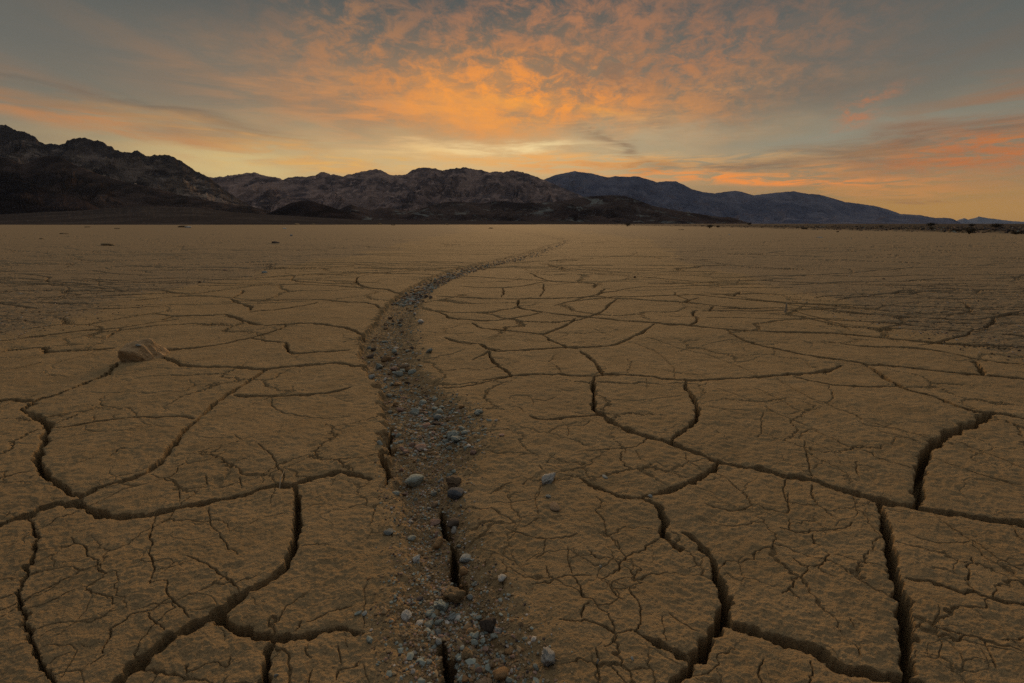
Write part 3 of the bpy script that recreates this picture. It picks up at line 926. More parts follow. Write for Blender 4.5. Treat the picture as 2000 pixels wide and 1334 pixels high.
for (ox, oy, s), w_cm, txt in CR:
    pp = [tuple(float(v) for v in t.split(',')) for t in txt.split()]
    pp = [(ox + s * a, oy + s * b) for a, b in pp]
    cv = catmull(pp, 5 if w_cm > .6 else 4)
    crack([ground_at(a, max(b, 442)) for a, b in cv], w_cm, jit=1.0 if w_cm > .6 else 1.25)

# fine drying cracks wandering over the plates
for k in range(60):
    py = rng.uniform(660, 1380)
    px = rng.uniform(-150, 2150)
    c_l = np.interp(py, ch[:, 0], ch[:, 1])
    c_r = np.interp(py, ch[:, 0], ch[:, 2])
    if c_l - 20 < px < c_r + 20:
        continue
    x, y = ground_at(px, py)
    d = math.hypot(x, y)
    a = rng.uniform(0, 2 * math.pi)
    n = int(rng.integers(7, 20))
    st = .012 * max(d, .8) ** .7
    pts = [(x, y)]
    turn = rng.normal(0, .08)
    for i in range(n):
        a += turn + rng.normal(0, .38)
        x += math.cos(a) * st
        y += math.sin(a) * st
        pts.append((x, max(y, .38)))
    crack(pts, rng.choice([.08, .1, .13, .18]), jit=.9)
# long shallow troughs across the outer silt
for k in range(430):
    py = 448 + 190 * rng.random() ** 1.5
    px = rng.uniform(-250, 2250)
    l_ = np.interp(py, *zip(*LEFT))
    r_ = np.interp(py, *zip(*RIGHT))
    inside = l_ + 60 < px < r_ - 60
    if inside and (rng.random() < .45 or py > 545):
        continue
    x, y = ground_at(px, py)
    a = rng.choice([0, math.pi]) + rng.normal(0, .22)
    st = .035 * y
    pts = [(x, y)]
    for i in range(int(rng.integers(6, 18))):
        a += rng.normal(0, .16)
        x += math.cos(a) * st
        y = max(y + math.sin(a) * st * .8, .6)
        pts.append((x, y))
    crack(pts, rng.uniform(.35, .75), jit=.8)



def voronoi(x, y, seed):
    ix, iy = np.floor(x).astype(np.int64), np.floor(y).astype(np.int64)
    f1 = np.full(x.shape, 9, np.float32)
    f2 = np.full(x.shape, 9, np.float32)
    for a in (-1, 0, 1):
        for b in (-1, 0, 1):
            hx = (_hash(ix + a, iy + b, seed) & np.uint32(4095)).astype(np.float32) / 4096
            hy = (_hash(ix + a, iy + b, seed + 77) & np.uint32(4095)).astype(np.float32) / 4096
            d = np.hypot(ix + a + hx - x, iy + b + hy - y).astype(np.float32)
            m = d < f1
            f2 = np.where(m, f1, np.minimum(f2, d))
            f1 = np.where(m, d, f1)
    return f2 - f1


def crackle(cell, wmax, D, y0, y1, seed, cover):
    """a network of fine drying cracks that meet and close into small polygons"""
    r0, r1 = int(np.searchsorted(Yrow, y0)), int(np.searchsorted(Yrow, y1))
    c0, c1 = int(np.searchsorted(Ucol, -1.5)), int(np.searchsorted(Ucol, 1.5))
    s = (slice(r0, r1), slice(c0, c1))
    x, y = X[s], Y[s]
    wx = x + cell * (.30 * fbm(x / (cell * .8), y / (cell * .8), 3, seed + 1) + .05 * noise2(x / .012, y / .012, seed + 5))
    wy = y + cell * (.30 * fbm(x / (cell * .8), y / (cell * .8), 3, seed + 9) + .05 * noise2(x / .012, y / .012, seed + 6))
    d = voronoi(wx / cell, wy / cell, seed) * cell * .5
    a = wmax * np.clip(noise2(x / (cell * 1.7), y / (cell * 1.7), seed + 3) * 1.6 + cover, 0, 1)
    soft = np.clip(.5 * dY[r0:r1, None], .0006, .006)
    k = np.clip((a + soft - d) / (2 * soft), 0, 1) * np.clip(a / soft * 1.3, 0, 1)
    fade = np.clip((y - y0) / (.15 * y0), 0, 1) * np.clip((y1 - y) / (.25 * y1), 0, 1)
    h = -D * k * fade * (1 - chan[s])
    np.minimum(HC[s], h, out=h)
    HC[s] = h


crackle(.17, .0016, .007, .36, 1.6, 301, .30)
crackle(.07, .0009, .004, .36, 1.3, 321, .02)
crackle(.30, .0035, .012, 1.0, 3.2, 341, .25)
crackle(.75, .016, .022, 2.4, 9.0, 361, .15)
crackle(2.2, .05, .04, 6.0, 40.0, 381, .15)
Z += HC
Z[:i0] = 0
mask = np.zeros((NR, NC, 4), np.float32)
mask[..., 0] = rough
mask[..., 1] = chan
mask[..., 2] = rub
mask[..., 3] = 1
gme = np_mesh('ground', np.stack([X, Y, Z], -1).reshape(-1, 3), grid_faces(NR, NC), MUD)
at = gme.attributes.new('mask', 'FLOAT_COLOR', 'POINT')
at.data.foreach_set('color', mask.ravel())
ground = link('ground', gme)
tag(ground, 'dry brown mud plain broken into plates by dark cracks, reaching to the mountains', 'ground', kind='structure')


def height(x, y):
    r = int(np.clip(np.searchsorted(Yrow, y), 1, NR - 1))
    if abs(Yrow[r - 1] - y) < abs(Yrow[r] - y):
        r -= 1
    c = int(np.clip(np.searchsorted(Ucol, x / Rrow[r]), 0, NC - 1))
    return float(Z[r, c])


# ------------------------------------------------------------------ stones
def stone_mesh(name, seed, planes=11, sub=3, flat=1.0, lump=.06):
    r = np.random.default_rng(seed)
    bm = bmesh.new()
    bmesh.ops.create_icosphere(bm, subdivisions=sub, radius=1)
    V = np.array([v.co[:] for v in bm.verts])
    Nn = r.normal(0, 1, (planes, 3))
    Nn /= np.linalg.norm(Nn, axis=1)[:, None]
    cc = r.uniform(.62, 1.0, planes)
    dots = np.maximum(V @ Nn.T, .08)
    q = cc[None, :] / dots
    rad_ = -np.log(np.exp(-18 * np.minimum(q, 1.4)).sum(1) + math.exp(-18 * 1.2)) / 18
    rad_ = rad_ + lump * fbm(V[:, 0] * 2.3 + V[:, 2] * 1.7 + seed, V[:, 1] * 2.3 - V[:, 2] * 1.3, 3, seed)
    V = V * rad_[:, None]
    V /= (V[:, 0].max() - V[:, 0].min())
    V[:, 1] *= r.uniform(.85, 1.15)
    V[:, 2] *= flat
    for v, c in zip(bm.verts, V):
        v.co = c
    me = bpy.data.meshes.new(name)
    bm.to_mesh(me)
    bm.free()
    me.polygons.foreach_set('use_smooth', np.full(len(me.polygons), True))
    return me


def stone_mat(name, a, b, spot=None, scale=5.0):
    m = Mat(name, .85, .2)
    n = m.t.nodes.new('ShaderNodeObjectInfo')
    c = m.mix(a, b, m.noise(scale * .5, 5, .65, .35, .65))
    hs = m.t.nodes.new('ShaderNodeHueSaturation')
    m.t.links.new(c, hs.inputs['Color'])
    m.t.links.new(m.rng(n.outputs['Random'], 0, 1, .7, 1.3), hs.inputs['Value'])
    c = hs.outputs[0]
    if spot:
        c = m.mix(c, spot, m.noise(scale * 2.2, 4, .6, .54, .66))
    m.color(c)
    m.bump(m.noise(scale * 3.0, 5, .65, 0, 1), .55, .10)
    return m.m


SM = {
    'green': stone_mat('green_grey_stone', rgb(.23, .265, .23), rgb(.35, .38, .325), rgb(.22, .165, .11)),
    'white': stone_mat('pale_stone', rgb(.36, .36, .32), rgb(.5, .48, .42), rgb(.24, .19, .14)),
    'orange': stone_mat('orange_stone', rgb(.22, .13, .058), rgb(.32, .195, .09), rgb(.18, .12, .06)),
    'pink': stone_mat('pink_stone', rgb(.27, .165, .12), rgb(.36, .24, .18), rgb(.2, .13, .09)),
    'slate': stone_mat('slate_stone', rgb(.07, .082, .092), rgb(.13, .14, .15), rgb(.16, .125, .085)),
    'tan': stone_mat('tan_stone', rgb(.21, .145, .085), rgb(.31, .225, .14), rgb(.14, .09, .055)),
    'clod': stone_mat('mud_clod', rgb(.19, .13, .065), rgb(.28, .195, .10), rgb(.14, .095, .05)),
    'blue': stone_mat('blue_grey_stone', rgb(.20, .23, .22), rgb(.31, .335, .31), rgb(.2, .15, .10)),
    'crust': stone_mat('red_earth', rgb(.31, .205, .105), rgb(.39, .262, .14), rgb(.30, .20, .10), 4),
    'dark': stone_mat('dark_stone', rgb(.085, .066, .05), rgb(.15, .115, .085)),
}
ROUND = [stone_mesh('stone_shape', 300 + i, 9, 3, .72, .10) for i in range(7)]
ANG = [stone_mesh('chip_shape', 340 + i, 8, 3, .62, .05) for i in range(7)]
FLAT = [stone_mesh('slab_shape', 380 + i, 9, 3, .36, .05) for i in range(4)]
LUMPY = [stone_mesh('lump_shape', 420 + i, 14, 4, .8, .34) for i in range(4)]
SHAPES = {'r': ROUND, 'a': ANG, 'f': FLAT, 'l': LUMPY}


def put_stone(name, px, py, wpx, kind, shape, label, cat, group=None, sink=.28, idx=None, rot=None, asp=None):
    x, y = ground_at(px, py)
    zc = y * CP + H * SP
    size = wpx * zc / F
    L = SHAPES[shape]
    me = L[(idx if idx is not None else int(rng.integers(0, 99))) % len(L)]
    if not me.materials:
        me.materials.append(SM['tan'])
    o = link(name, me)
    o.material_slots[0].link = 'OBJECT'
    o.material_slots[0].material = SM[kind]
    hz = {'r': .72, 'a': .62, 'f': .36, 'l': .8}[shape]
    ax, ay, az_ = asp or (1, rng.uniform(.75, 1.1), rng.uniform(.8, 1.1))
    o.scale = (size * ax, size * ay, size * az_)
    o.rotation_euler = (rng.normal(0, .18), rng.normal(0, .18), rot if rot is not None else rng.uniform(0, 6.28))
    zs = [height(x + dx_ * size, y + dy_ * size) for dx_, dy_ in ((0, 0), (.3, 0), (-.3, 0), (0, .3), (0, -.3))]
    o.location = (x, y, sorted(zs)[2] + size * hz * az_ * (.5 - sink))
    tag(o, label, cat, group)
    return o


# stones one can point to: px, py, width px, colour, shape, label
STONES = [
 (1069, 1280, 38, 'white', 'l', 'whitish grey crusty stone, largest pale stone beside the gravel at the near edge'),
 (938, 1303, 56, 'tan', 'f', 'flat tan slab lying beside the orange-brown block at the near edge', (1, .6, .75)),
 (978, 1290, 34, 'orange', 'a', 'orange-brown block next to the flat tan slab'),
 (926, 1318, 22, 'tan', 'a', 'tan angular stone just in front of the flat slab'),
 (934, 1283, 14, 'pink', 'r', 'rounded pinkish pebble just beyond the flat tan slab'),
 (892, 957, 31, 'slate', 'a', 'dark blue slate stone with a sharp top in the gravel channel'),
 (808, 922, 30, 'green', 'r', 'large rounded grey-green stone across the channel from the dark slate stone'),
 (885, 933, 32, 'tan', 'l', 'lumpy brown stone right behind the dark blue slate stone'),
 (861, 921, 13, 'blue', 'a', 'small blue-grey chip between the rounded green stone and the brown lump'),
 (849, 963, 18, 'tan', 'a', 'pointed tan stone just before the dark blue slate stone'),
 (773, 957, 15, 'green', 'r', 'greenish pebble at the end of the open channel crack'),
 (1072, 932, 42, 'white', 'l', 'pale blue-grey crusted stone half buried in the mud plate away from the channel', (1, .55, .55)),
 (1083, 985, 34, 'tan', 'f', 'flat tan flake with a pale crust embedded in the mud below the crusted stone', (1, .5, .3)),
 (1181, 929, 16, 'blue', 'f', 'thin pale flake on the mud plate near the curved crack', (1, .5, .4)),
 (1071, 970, 12, 'blue', 'f', 'small grey flake just beyond the flat tan embedded flake'),
 (910, 1074, 24, 'blue', 'a', 'smooth blue-grey stone standing at the rim of the open channel crack'),
 (903, 1096, 20, 'orange', 'a', 'orange stone right below the smooth blue-grey stone on the crack rim'),
 (886, 1020, 17, 'white', 'r', 'pale pebble at the upper end of the open channel crack'),
 (886, 1010, 26, 'dark', 'r', 'dark brown stone at the top of the open channel crack'),
 (850, 994, 22, 'pink', 'f', 'flat pinkish stone where the open channel crack begins'),
 (856, 1036, 26, 'orange', 'a', 'triangular orange-brown chip beside the open channel crack'),
 (885, 1140, 36, 'clod', 'l', 'angular brown mud clod blocking the lower end of the crack'),
 (903, 1122, 26, 'clod', 'l', 'rounded mud clod leaning on the crack wall'),
 (859, 1161, 28, 'green', 'l', 'knobbly grey-green stone on top of the pebble heap in the crack'),
 (882, 1179, 21, 'blue', 'l', 'blue-green stone at the side of the pebble heap in the crack'),
 (794, 1188, 24, 'white', 'l', 'white-topped stone standing apart beside the pebble heap'),
 (857, 1189, 19, 'green', 'r', 'greenish pebble in the middle of the pebble heap'),
 (818, 1197, 15, 'white', 'r', 'small pale pebble between the white-topped stone and the pebble heap'),
 (834, 1200, 17, 'green', 'r', 'green pebble on the near side of the pebble heap'),
 (854, 1208, 19, 'blue', 'r', 'smooth grey pebble at the foot of the pebble heap'),
 (836, 1178, 14, 'green', 'r', 'olive pebble on the far side of the pebble heap'),
 (834, 1216, 18, 'green', 'r', 'dull green pebble lowest in the pebble heap'),
 (861, 1219, 13, 'pink', 'r', 'pink pebble at the foot of the pebble heap'),
 (830, 1224, 12, 'orange', 'a', 'small orange chip below the pebble heap'),
 (857, 1230, 15, 'blue', 'r', 'grey pebble wedged in the mouth of the lower crack'),
 (954, 1205, 34, 'dark', 'l', 'dark speckled lump of crusted grit near the mud plate'),
 (973, 1217, 15, 'white', 'l', 'pale knobbly pebble touching the dark speckled lump'),
 (963, 1226, 12, 'green', 'r', 'green pebble below the dark speckled lump'),
 (982, 1258, 14, 'green', 'r', 'round grey-green pebble between the speckled lump and the orange block'),
 (996, 1250, 19, 'orange', 'f', 'flat orange chip near the round grey-green pebble'),
 (980, 1127, 20, 'white', 'a', 'pale wedge-shaped stone at the foot of the mud plate'),
 (926, 1120, 12, 'green', 'r', 'small grey-green pebble by the mud clod at the crack'),
 (917, 1146, 14, 'blue', 'a', 'grey chip just past the end of the mud clod'),
 (761, 1037, 21, 'blue', 'f', 'flat pale blue-grey chip lying alone on the smooth bank'),
 (802, 1037, 17, 'green', 'a', 'upright grey-green chip near the flat blue-grey chip'),
 (813, 1079, 19, 'white', 'l', 'speckled whitish stone in the grit before the blue-grey chips'),
 (772, 1166, 10, 'green', 'r', 'tiny green pebble on the bank before the white-topped stone'),
 (713, 1197, 12, 'blue', 'f', 'teal flake at the tip of the thin crack beside the channel'),
 (809, 1260, 11, 'white', 'r', 'small white pebble in the dark grit near the lower crack'),
 (837, 1277, 13, 'green', 'r', 'small green pebble in the grit just beside the lower crack'),
 (837, 1320, 22, 'green', 'l', 'grey-green stone cut by the near edge of the picture'),
 (951, 1321, 14, 'blue', 'a', 'pointed bluish pebble before the flat tan slab at the near edge'),
 (913, 1250, 30, 'clod', 'l', 'crumbled mud clod on the rim of the lower crack'),
 (540, 1320, 9, 'blue', 'r', 'lone blue-grey pebble on the smooth mud plate by the branching crack'),
 (1167, 1287, 10, 'blue', 'a', 'small grey chip on the mud plate beyond the whitish crusty stone'),
 (1235, 1285, 9, 'blue', 'f', 'thin grey flake on the broad mud plate at the near edge'),
 (1319, 1274, 10, 'white', 'f', 'pale flake stuck beside the bend of the crack'),
 (1351, 1294, 13, 'white', 'a', 'pale chip caught in the crack where three plates meet'),
 (1270, 968, 9, 'blue', 'a', 'small grey chip lodged in the curved crack'),
 (1173, 1102, 6, 'blue', 'a', 'tiny grey speck of stone in the middle of the large mud plate'),
 (754, 688, 24, 'orange', 'a', 'bright orange-brown stone among green pebbles far up the channel'),
 (777, 733, 15, 'orange', 'f', 'orange-brown flat stone below the bright orange-brown stone'),
 (778, 716, 17, 'green', 'r', 'round grey-green stone between the two orange-brown stones'),
 (722, 722, 18, 'blue', 'a', 'grey stone perched at the edge of the channel bank'),
 (803, 713, 20, 'green', 'f', 'flat grey-green stone on the far side of the channel'),
 (788, 703, 19, 'tan', 'f', 'flat tan stone beyond the round grey-green stone'),
 (770, 676, 14, 'green', 'a', 'grey-green chip just beyond the bright orange-brown stone'),
 (830, 813, 22, 'pink', 'f', 'pink flat stone beside the dark stone in the channel bend'),
 (850, 812, 20, 'dark', 'l', 'dark rough stone beside the pink flat stone'),
 (855, 802, 16, 'blue', 'a', 'blue-grey chip on top of the dark rough stone'),
 (934, 806, 17, 'green', 'a', 'pale green stone at the outer rim of the channel bend'),
 (909, 841, 17, 'green', 'a', 'grey-green stone at the end of the stone cluster on the channel bend'),
 (884, 842, 26, 'green', 'l', 'largest crusted green stone of the cluster on the channel bend'),
 (890, 851, 20, 'green', 'l', 'second crusted green stone at the near side of the cluster'),
 (902, 832, 15, 'green', 'a', 'slanted green chip at the back of the stone cluster'),
 (872, 848, 14, 'green', 'r', 'round green pebble of the cluster on the channel bend'),
 (819, 857, 24, 'pink', 'f', 'reddish flat stone near the open crack in the channel'),
 (804, 852, 15, 'pink', 'r', 'pale pink pebble next to the reddish flat stone'),
 (742, 867, 12, 'green', 'a', 'small green chip on the bank beside the open crack'),
 (824, 770, 15, 'green', 'a', 'grey-green chip in the middle of the gravel band'),
 (849, 767, 13, 'green', 'f', 'flat green chip at the outer side of the gravel band'),
 (810, 788, 18, 'green', 'l', 'lumpy grey-green stone in the gravel band'),
 (780, 784, 14, 'pink', 'l', 'pale pinkish lump at the inner side of the gravel band'),
 (345, 709, 13, 'white', 'l', 'white pebble at the crack beside the brown earth lump'),
 (275, 677, 9, 'blue', 'a', 'tiny blue-grey stone resting on top of the brown earth lump'),
]
lump = None
for i, st_ in enumerate(STONES):
    px, py, w, k, sh, lab = st_[:6]
    if i == len(STONES) - 1:
        continue
    big = w >= 20
    o = put_stone('mud_clod' if k == 'clod' else ('stone' if big else 'pebble'), px, py + w * .18, w, k, sh, lab,
                  'mud clod' if k == 'clod' else ('stone' if big else 'pebble'),
                  'stones lying in and beside the gravel channel' if py > 600 and 680 < px < 1100 else None, sink=.2, asp=st_[6] if len(st_) > 6 else None)

# the brown earth lump where cracks meet
x, y = ground_at(267, 704)
zc = y * CP + H * SP
s = 82 * zc / F
lm = stone_mesh('earth_lump_shape', 515, 12, 5, .62, .16)
lm.materials.append(SM['crust'])
lump = link('earth_lump', lm)
lump.scale = (s, s * .85, s * 1.2)
lump.rotation_euler = (0, .05, .6)
lump.location = (x, y + s * .15, height(x, y) + s * .03)
tag(lump, 'large rough brown earth lump pushing up where two cracks meet', 'earth lump')
px, py, w, k, sh, lab = STONES[-1]
o = link('pebble', ANG[2])
o.material_slots[0].link = 'OBJECT'
o.material_slots[0].material = SM['blue']
o.scale = (.022, .018, .016)
o.location = (x + s * .1, y + s * .0, 0)
bpy.context.view_layer.update()
hit = lump.ray_cast(lump.matrix_world.inverted() @ __import__('mathutils').Vector((x + s * .1, y, 3)), (lump.matrix_world.inverted().to_3x3() @ __import__('mathutils').Vector((0, 0, -1))).normalized())
if hit[0]:
    o.location = (lump.matrix_world @ hit[1]) + __import__('mathutils').Vector((0, 0, .004))
tag(o, lab, 'pebble')

# the many like pebbles of the channel
KINDS = [('green', .40, 'small grey-green pebble among the gravel of the winding channel', 'grey-green pebbles in the channel'),
         ('tan', .20, 'small tan pebble among the gravel of the winding channel', 'tan pebbles in the channel'),
         ('pink', .10, 'small pinkish pebble among the gravel of the winding channel', 'pinkish pebbles in the channel'),
         ('dark', .12, 'small dark brown pebble among the gravel of the winding channel', 'dark pebbles in the channel'),
         ('white', .08, 'small whitish pebble among the gravel of the winding channel', 'whitish pebbles in the channel'),
         ('orange', .10, 'small orange pebble among the gravel of the winding channel', 'orange pebbles in the channel')]
DENS = [(575, 1.6), (620, 1.6), (700, 1.3), (740, .8), (790, 1.6), (850, 1.3), (900, .8), (960, .8), (1010, .6), (1060, .4), (1120, .5), (1180, .8), (1240, .7), (1334, .8)]


def chan_point():
    while True:
        py = rng.uniform(575, 1345)
        if rng.random() * 1.7 > np.interp(py, *zip(*DENS)):
            continue
        l_ = np.interp(py, ch[:, 0], ch[:, 1])
        r_ = np.interp(py, ch[:, 0], ch[:, 2])
        if rng.random() > (r_ - l_) / 260 + .25:
            continue
        t = rng.normal(.5 if py < 900 else .45, .25)
        if not -.22 < t < 1.2 or (t < .02 and py < 900):
            continue
        return l_ + t * (r_ - l_), py


for n in range(205):
    px, py = chan_point()
    r = rng.random()
    for k, p_, lab, grp in KINDS:
        if r < p_:
            break
        r -= p_
    d = H / math.tan(math.atan((py - 667) / F) + P)
    w = float(np.clip(rng.lognormal(math.log(9.5), .28), 7, 14))
    w *= np.interp(py, [575, 700, 950, 1334], [.8, 1.05, .9, .85])
    put_stone('pebble', px, py, w, k, rng.choice(['l', 'a', 'a', 'f', 'a']), lab, 'pebble', grp, sink=.15)


# grit nobody could count ---------------------------------------------------
def grit(name, label, pts, sizes, cols, mat, seed=0):
    r = np.random.default_rng(seed)
    bm = bmesh.new()
    bmesh.ops.create_icosphere(bm, subdivisions=1, radius=.5)
    bV = np.array([v.co[:] for v in bm.verts])
    bF = np.array([[v.index for v in f.verts] for f in bm.faces])
    bm.free()
    n = len(pts)
    V = bV[None] * r.uniform(.55, 1.25, (n, len(bV), 1))
    V = V * np.stack([r.uniform(.8, 1.3, n), r.uniform(.7, 1.1, n), r.uniform(.45, .9, n)], 1)[:, None, :]
    a = r.uniform(0, 6.28, n)
    ca, sa = np.cos(a)[:, None], np.sin(a)[:, None]
    V = np.stack([V[..., 0] * ca - V[..., 1] * sa, V[..., 0] * sa + V[..., 1] * ca, V[..., 2]], -1)
    V = V * sizes[:, None, None] + pts[:, None, :]
    Fc = bF[None] + (np.arange(n) * len(bV))[:, None, None]
    me = np_mesh(name, V.reshape(-1, 3), Fc.reshape(-1, 3), mat, smooth=False)
    at = me.attributes.new('tint', 'FLOAT_COLOR', 'POINT')
    cc = np.ones((n, len(bV), 4), np.float32)
    cc[..., :3] = cols[:, None, :]
    at.data.foreach_set('color', cc.ravel())
    o = link(name, me)
    tag(o, label, 'gravel', kind='stuff')
    return o


tm = Mat('grit', .9, .15)
an = tm.t.nodes.new('ShaderNodeAttribute')
an.attribute_name = 'tint'
tm.color(an.outputs['Color'])
GRIT = tm.m
PAL = np.array([[.23, .26, .225], [.25, .18, .10], [.29, .19, .14], [.065, .053, .048], [.38, .35, .3], [.27, .155, .07], [.20, .14, .078]])


def scatter(n, sampler, smin, smax, weights, sink=.1):
    pts, sz = [], []
    for i in range(n):
        px, py = sampler()
        x, y = ground_at(px, py)
        s = math.exp(rng.uniform(math.log(smin), math.log(smax)))
        pts.append((x, y, height(x, y) + s * sink))
        sz.append(s)
    idx = rng.choice(len(PAL), n, p=np.array(weights) / sum(weights))
    return np.array(pts), np.array(sz), PAL[idx] * rng.uniform(.75, 1.2, (n, 1))


grit('gravel', 'fine mixed grit filling the winding channel between the mud plates',
     *scatter(20000, chan_point, .0018, .0068, [3, 5, 1.6, 1.2, 1.0, 1.3, 4]), GRIT, 1)


def band_point():
    while True:
        px, py = chan_point()
        if py < 880 or (py > 1150 and rng.random() < .25):
            return px, py


grit('gravel', 'coarse grey-green gravel packed along the upper bend of the winding channel',
     *scatter(1900, band_point, .006, .016, [7, 3, 1.5, .6, 1.0, .8, 1.5], .05), GRIT, 6)


def far_chan():
    while True:
        py = 446 + (590 - 446) * rng.random() ** .6
        l_ = np.interp(py, ch[:, 0], ch[:, 1])
        r_ = np.interp(py, ch[:, 0], ch[:, 2])
        return l_ + np.clip(rng.normal(.5, .2), .05, .95) * (r_ - l_), py


grit('gravel', 'distant thread of dark gravel marking the channel as it winds away over the plain',
     *scatter(2600, far_chan, .008, .034, [5, 3, 1.5, 2.6, 1.6, 1, 3], .12), GRIT, 2)


def outer():
    while True:
        py = 442 + 300 * rng.random() ** 1.3
        px = rng.uniform(-200, 2200)
        l_ = np.interp(py, *zip(*LEFT))
        r_ = np.interp(py, *zip(*RIGHT))
        if px < l_ + 30 or px > r_ - 30:
            return px, py


grit('gravel', 'pale and dark flecks of gravel scattered over the outer silt on both sides',
     *scatter(9000, outer, .004, .014, [1, 3, 1, 5, 2.2, .4, 5], .1), GRIT, 3)


def terrace():
    while True:
        px = 1050 + 1250 * rng.random() ** .8
        top = 437.6
        b = np.interp(px, *zip(*TER))
        py = top + (b - top) * rng.random() ** .7
        if py > 438:
            return px, py


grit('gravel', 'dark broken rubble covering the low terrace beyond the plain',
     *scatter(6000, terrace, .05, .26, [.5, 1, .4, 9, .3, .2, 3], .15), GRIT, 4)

# ------------------------------------------------------------------ far rocks, mounds and shrubs on the plain
def far_stone(name, px, py, w, h, kind, label, cat, group=None, seed=0):
    x, y = ground_at(px, py)
    zc = y * CP + H * SP
    k = zc / F
    me = stone_mesh(name, 700 + seed, 12, 3, 1.0, .25)
    V = np.array([v.co[:] for v in me.vertices])
    zr = V[:, 2].max() - V[:, 2].min()
    w, h = w * .85, h * .85
    me.materials.append(SM[kind])
    o = link(name, me)
    o.scale = (w * k, w * k * .8, 1.35 * h * k / zr)
    o.location = (x, y, height(x, y) + h * k * .25)
    tag(o, label, cat, group)


FAR = [
 ('earth_mound', 210, 479, 34, 6, 'clod', 'low dark earth mound, widest dark spot on the silt plain', 'mound'),
 ('rock', 538, 475, 18, 6, 'dark', 'dark rock standing alone on the silt plain near the bright path', 'rock'),
 ('earth_mound', 357, 444, 22, 5, 'clod', 'brown mound with a white rock in front of it', 'mound'),
 ('rock', 367, 445, 16, 4, 'white', 'white rock in front of a small brown mound on the plain', 'rock'),
 ('earth_mound', 125, 457, 20, 3, 'clod', 'long thin dark mound between the widest mound and the plain edge', 'mound'),
 ('earth_mound', 171, 444, 12, 3, 'clod', 'small brown mound near the dark gravel fan', 'mound'),
 ('earth_mound', 229, 447, 13, 3, 'clod', 'small dark mound nearest to the brown one by the gravel fan', 'mound'),
 ('earth_mound', 82, 467, 12, 3, 'clod', 'little dark mound closest to the frame edge on the silt', 'mound'),
 ('rock', 556, 447, 9, 3, 'white', 'small white rock far out on the plain below the black dome hill', 'rock'),
 ('rock', 569, 461, 8, 4, 'white', 'pale rock between the dark rock and the black dome hill', 'rock'),
 ('earth_mound', 580, 439, 12, 3, 'clod', 'brown mound at the plain edge under the black dome hill', 'mound'),
 ('earth_mound', 612, 439, 10, 3, 'clod', 'dark mound at the plain edge under the tail of the dome hill', 'mound'),
 ('rock', 517, 533, 13, 5, 'blue', 'blue-grey rock beside the long cracks of the silt plain', 'rock'),
 ('rock', 440, 529, 11, 5, 'pink', 'pale pinkish rock near the blue-grey rock on the silt', 'rock'),
 ('rock', 390, 552, 7, 4, 'dark', 'small black stone on the mud beside the long cracks', 'rock'),
 ('rock', 41, 572, 11, 2, 'white', 'thin white chip on the silt near the frame edge', 'rock'),
 ('earth_mound', 958, 446, 11, 3, 'clod', 'dark little mound where the bright path vanishes', 'mound'),
 ('earth_mound', 768, 440, 9, 3, 'clod', 'dark mound at the far plain edge below the low hills', 'mound'),
 ('earth_mound', 873, 439, 8, 3, 'clod', 'small dark mound on the far edge before the twin low hills', 'mound'),
 ('earth_mound', 742, 436.9 + 2, 10, 4, 'clod', 'dark mound at the far edge closest to the end of the dome hill', 'mound'),
 ('earth_mound', 1330, 449, 12, 2, 'clod', 'low brown mound just off the stony terrace', 'mound'),
 ('rock', 1424, 459, 5, 2, 'white', 'white speck of rock on the plain before the terrace', 'rock'),
 ('rock', 1600, 464, 13, 2, 'white', 'white elongated chip on the plain before the terrace', 'rock'),
 ('rock', 1636, 453, 6, 3, 'dark', 'small dark rock at the foot of the stony terrace', 'rock'),
 ('rock', 1726, 545, 6, 3, 'dark', 'lone dark pebble-like rock on the dark silt', 'rock'),
 ('rock', 1240, 543, 6, 4, 'dark', 'dark clod beside the fine cracks of the smooth path', 'rock'),
]
for i, (nm, px, py, w, h, k, lab, cat) in enumerate(FAR):
    far_stone(nm, px, max(py, 439), w, h, k, lab, cat, 'mounds on the far plain' if nm == 'earth_mound' else None, i)

lfm = Mat('shrub_leaves', .8, .1)
lfm.color(lfm.mix(rgb(.04, .035, .024), rgb(.085, .07, .046), lfm.noise(6, 3)))
stm = Mat('shrub_stem', .9, .1)
stm.color(lfm and stm.mix(rgb(.05, .038, .028), rgb(.09, .07, .05), stm.noise(20, 3)))


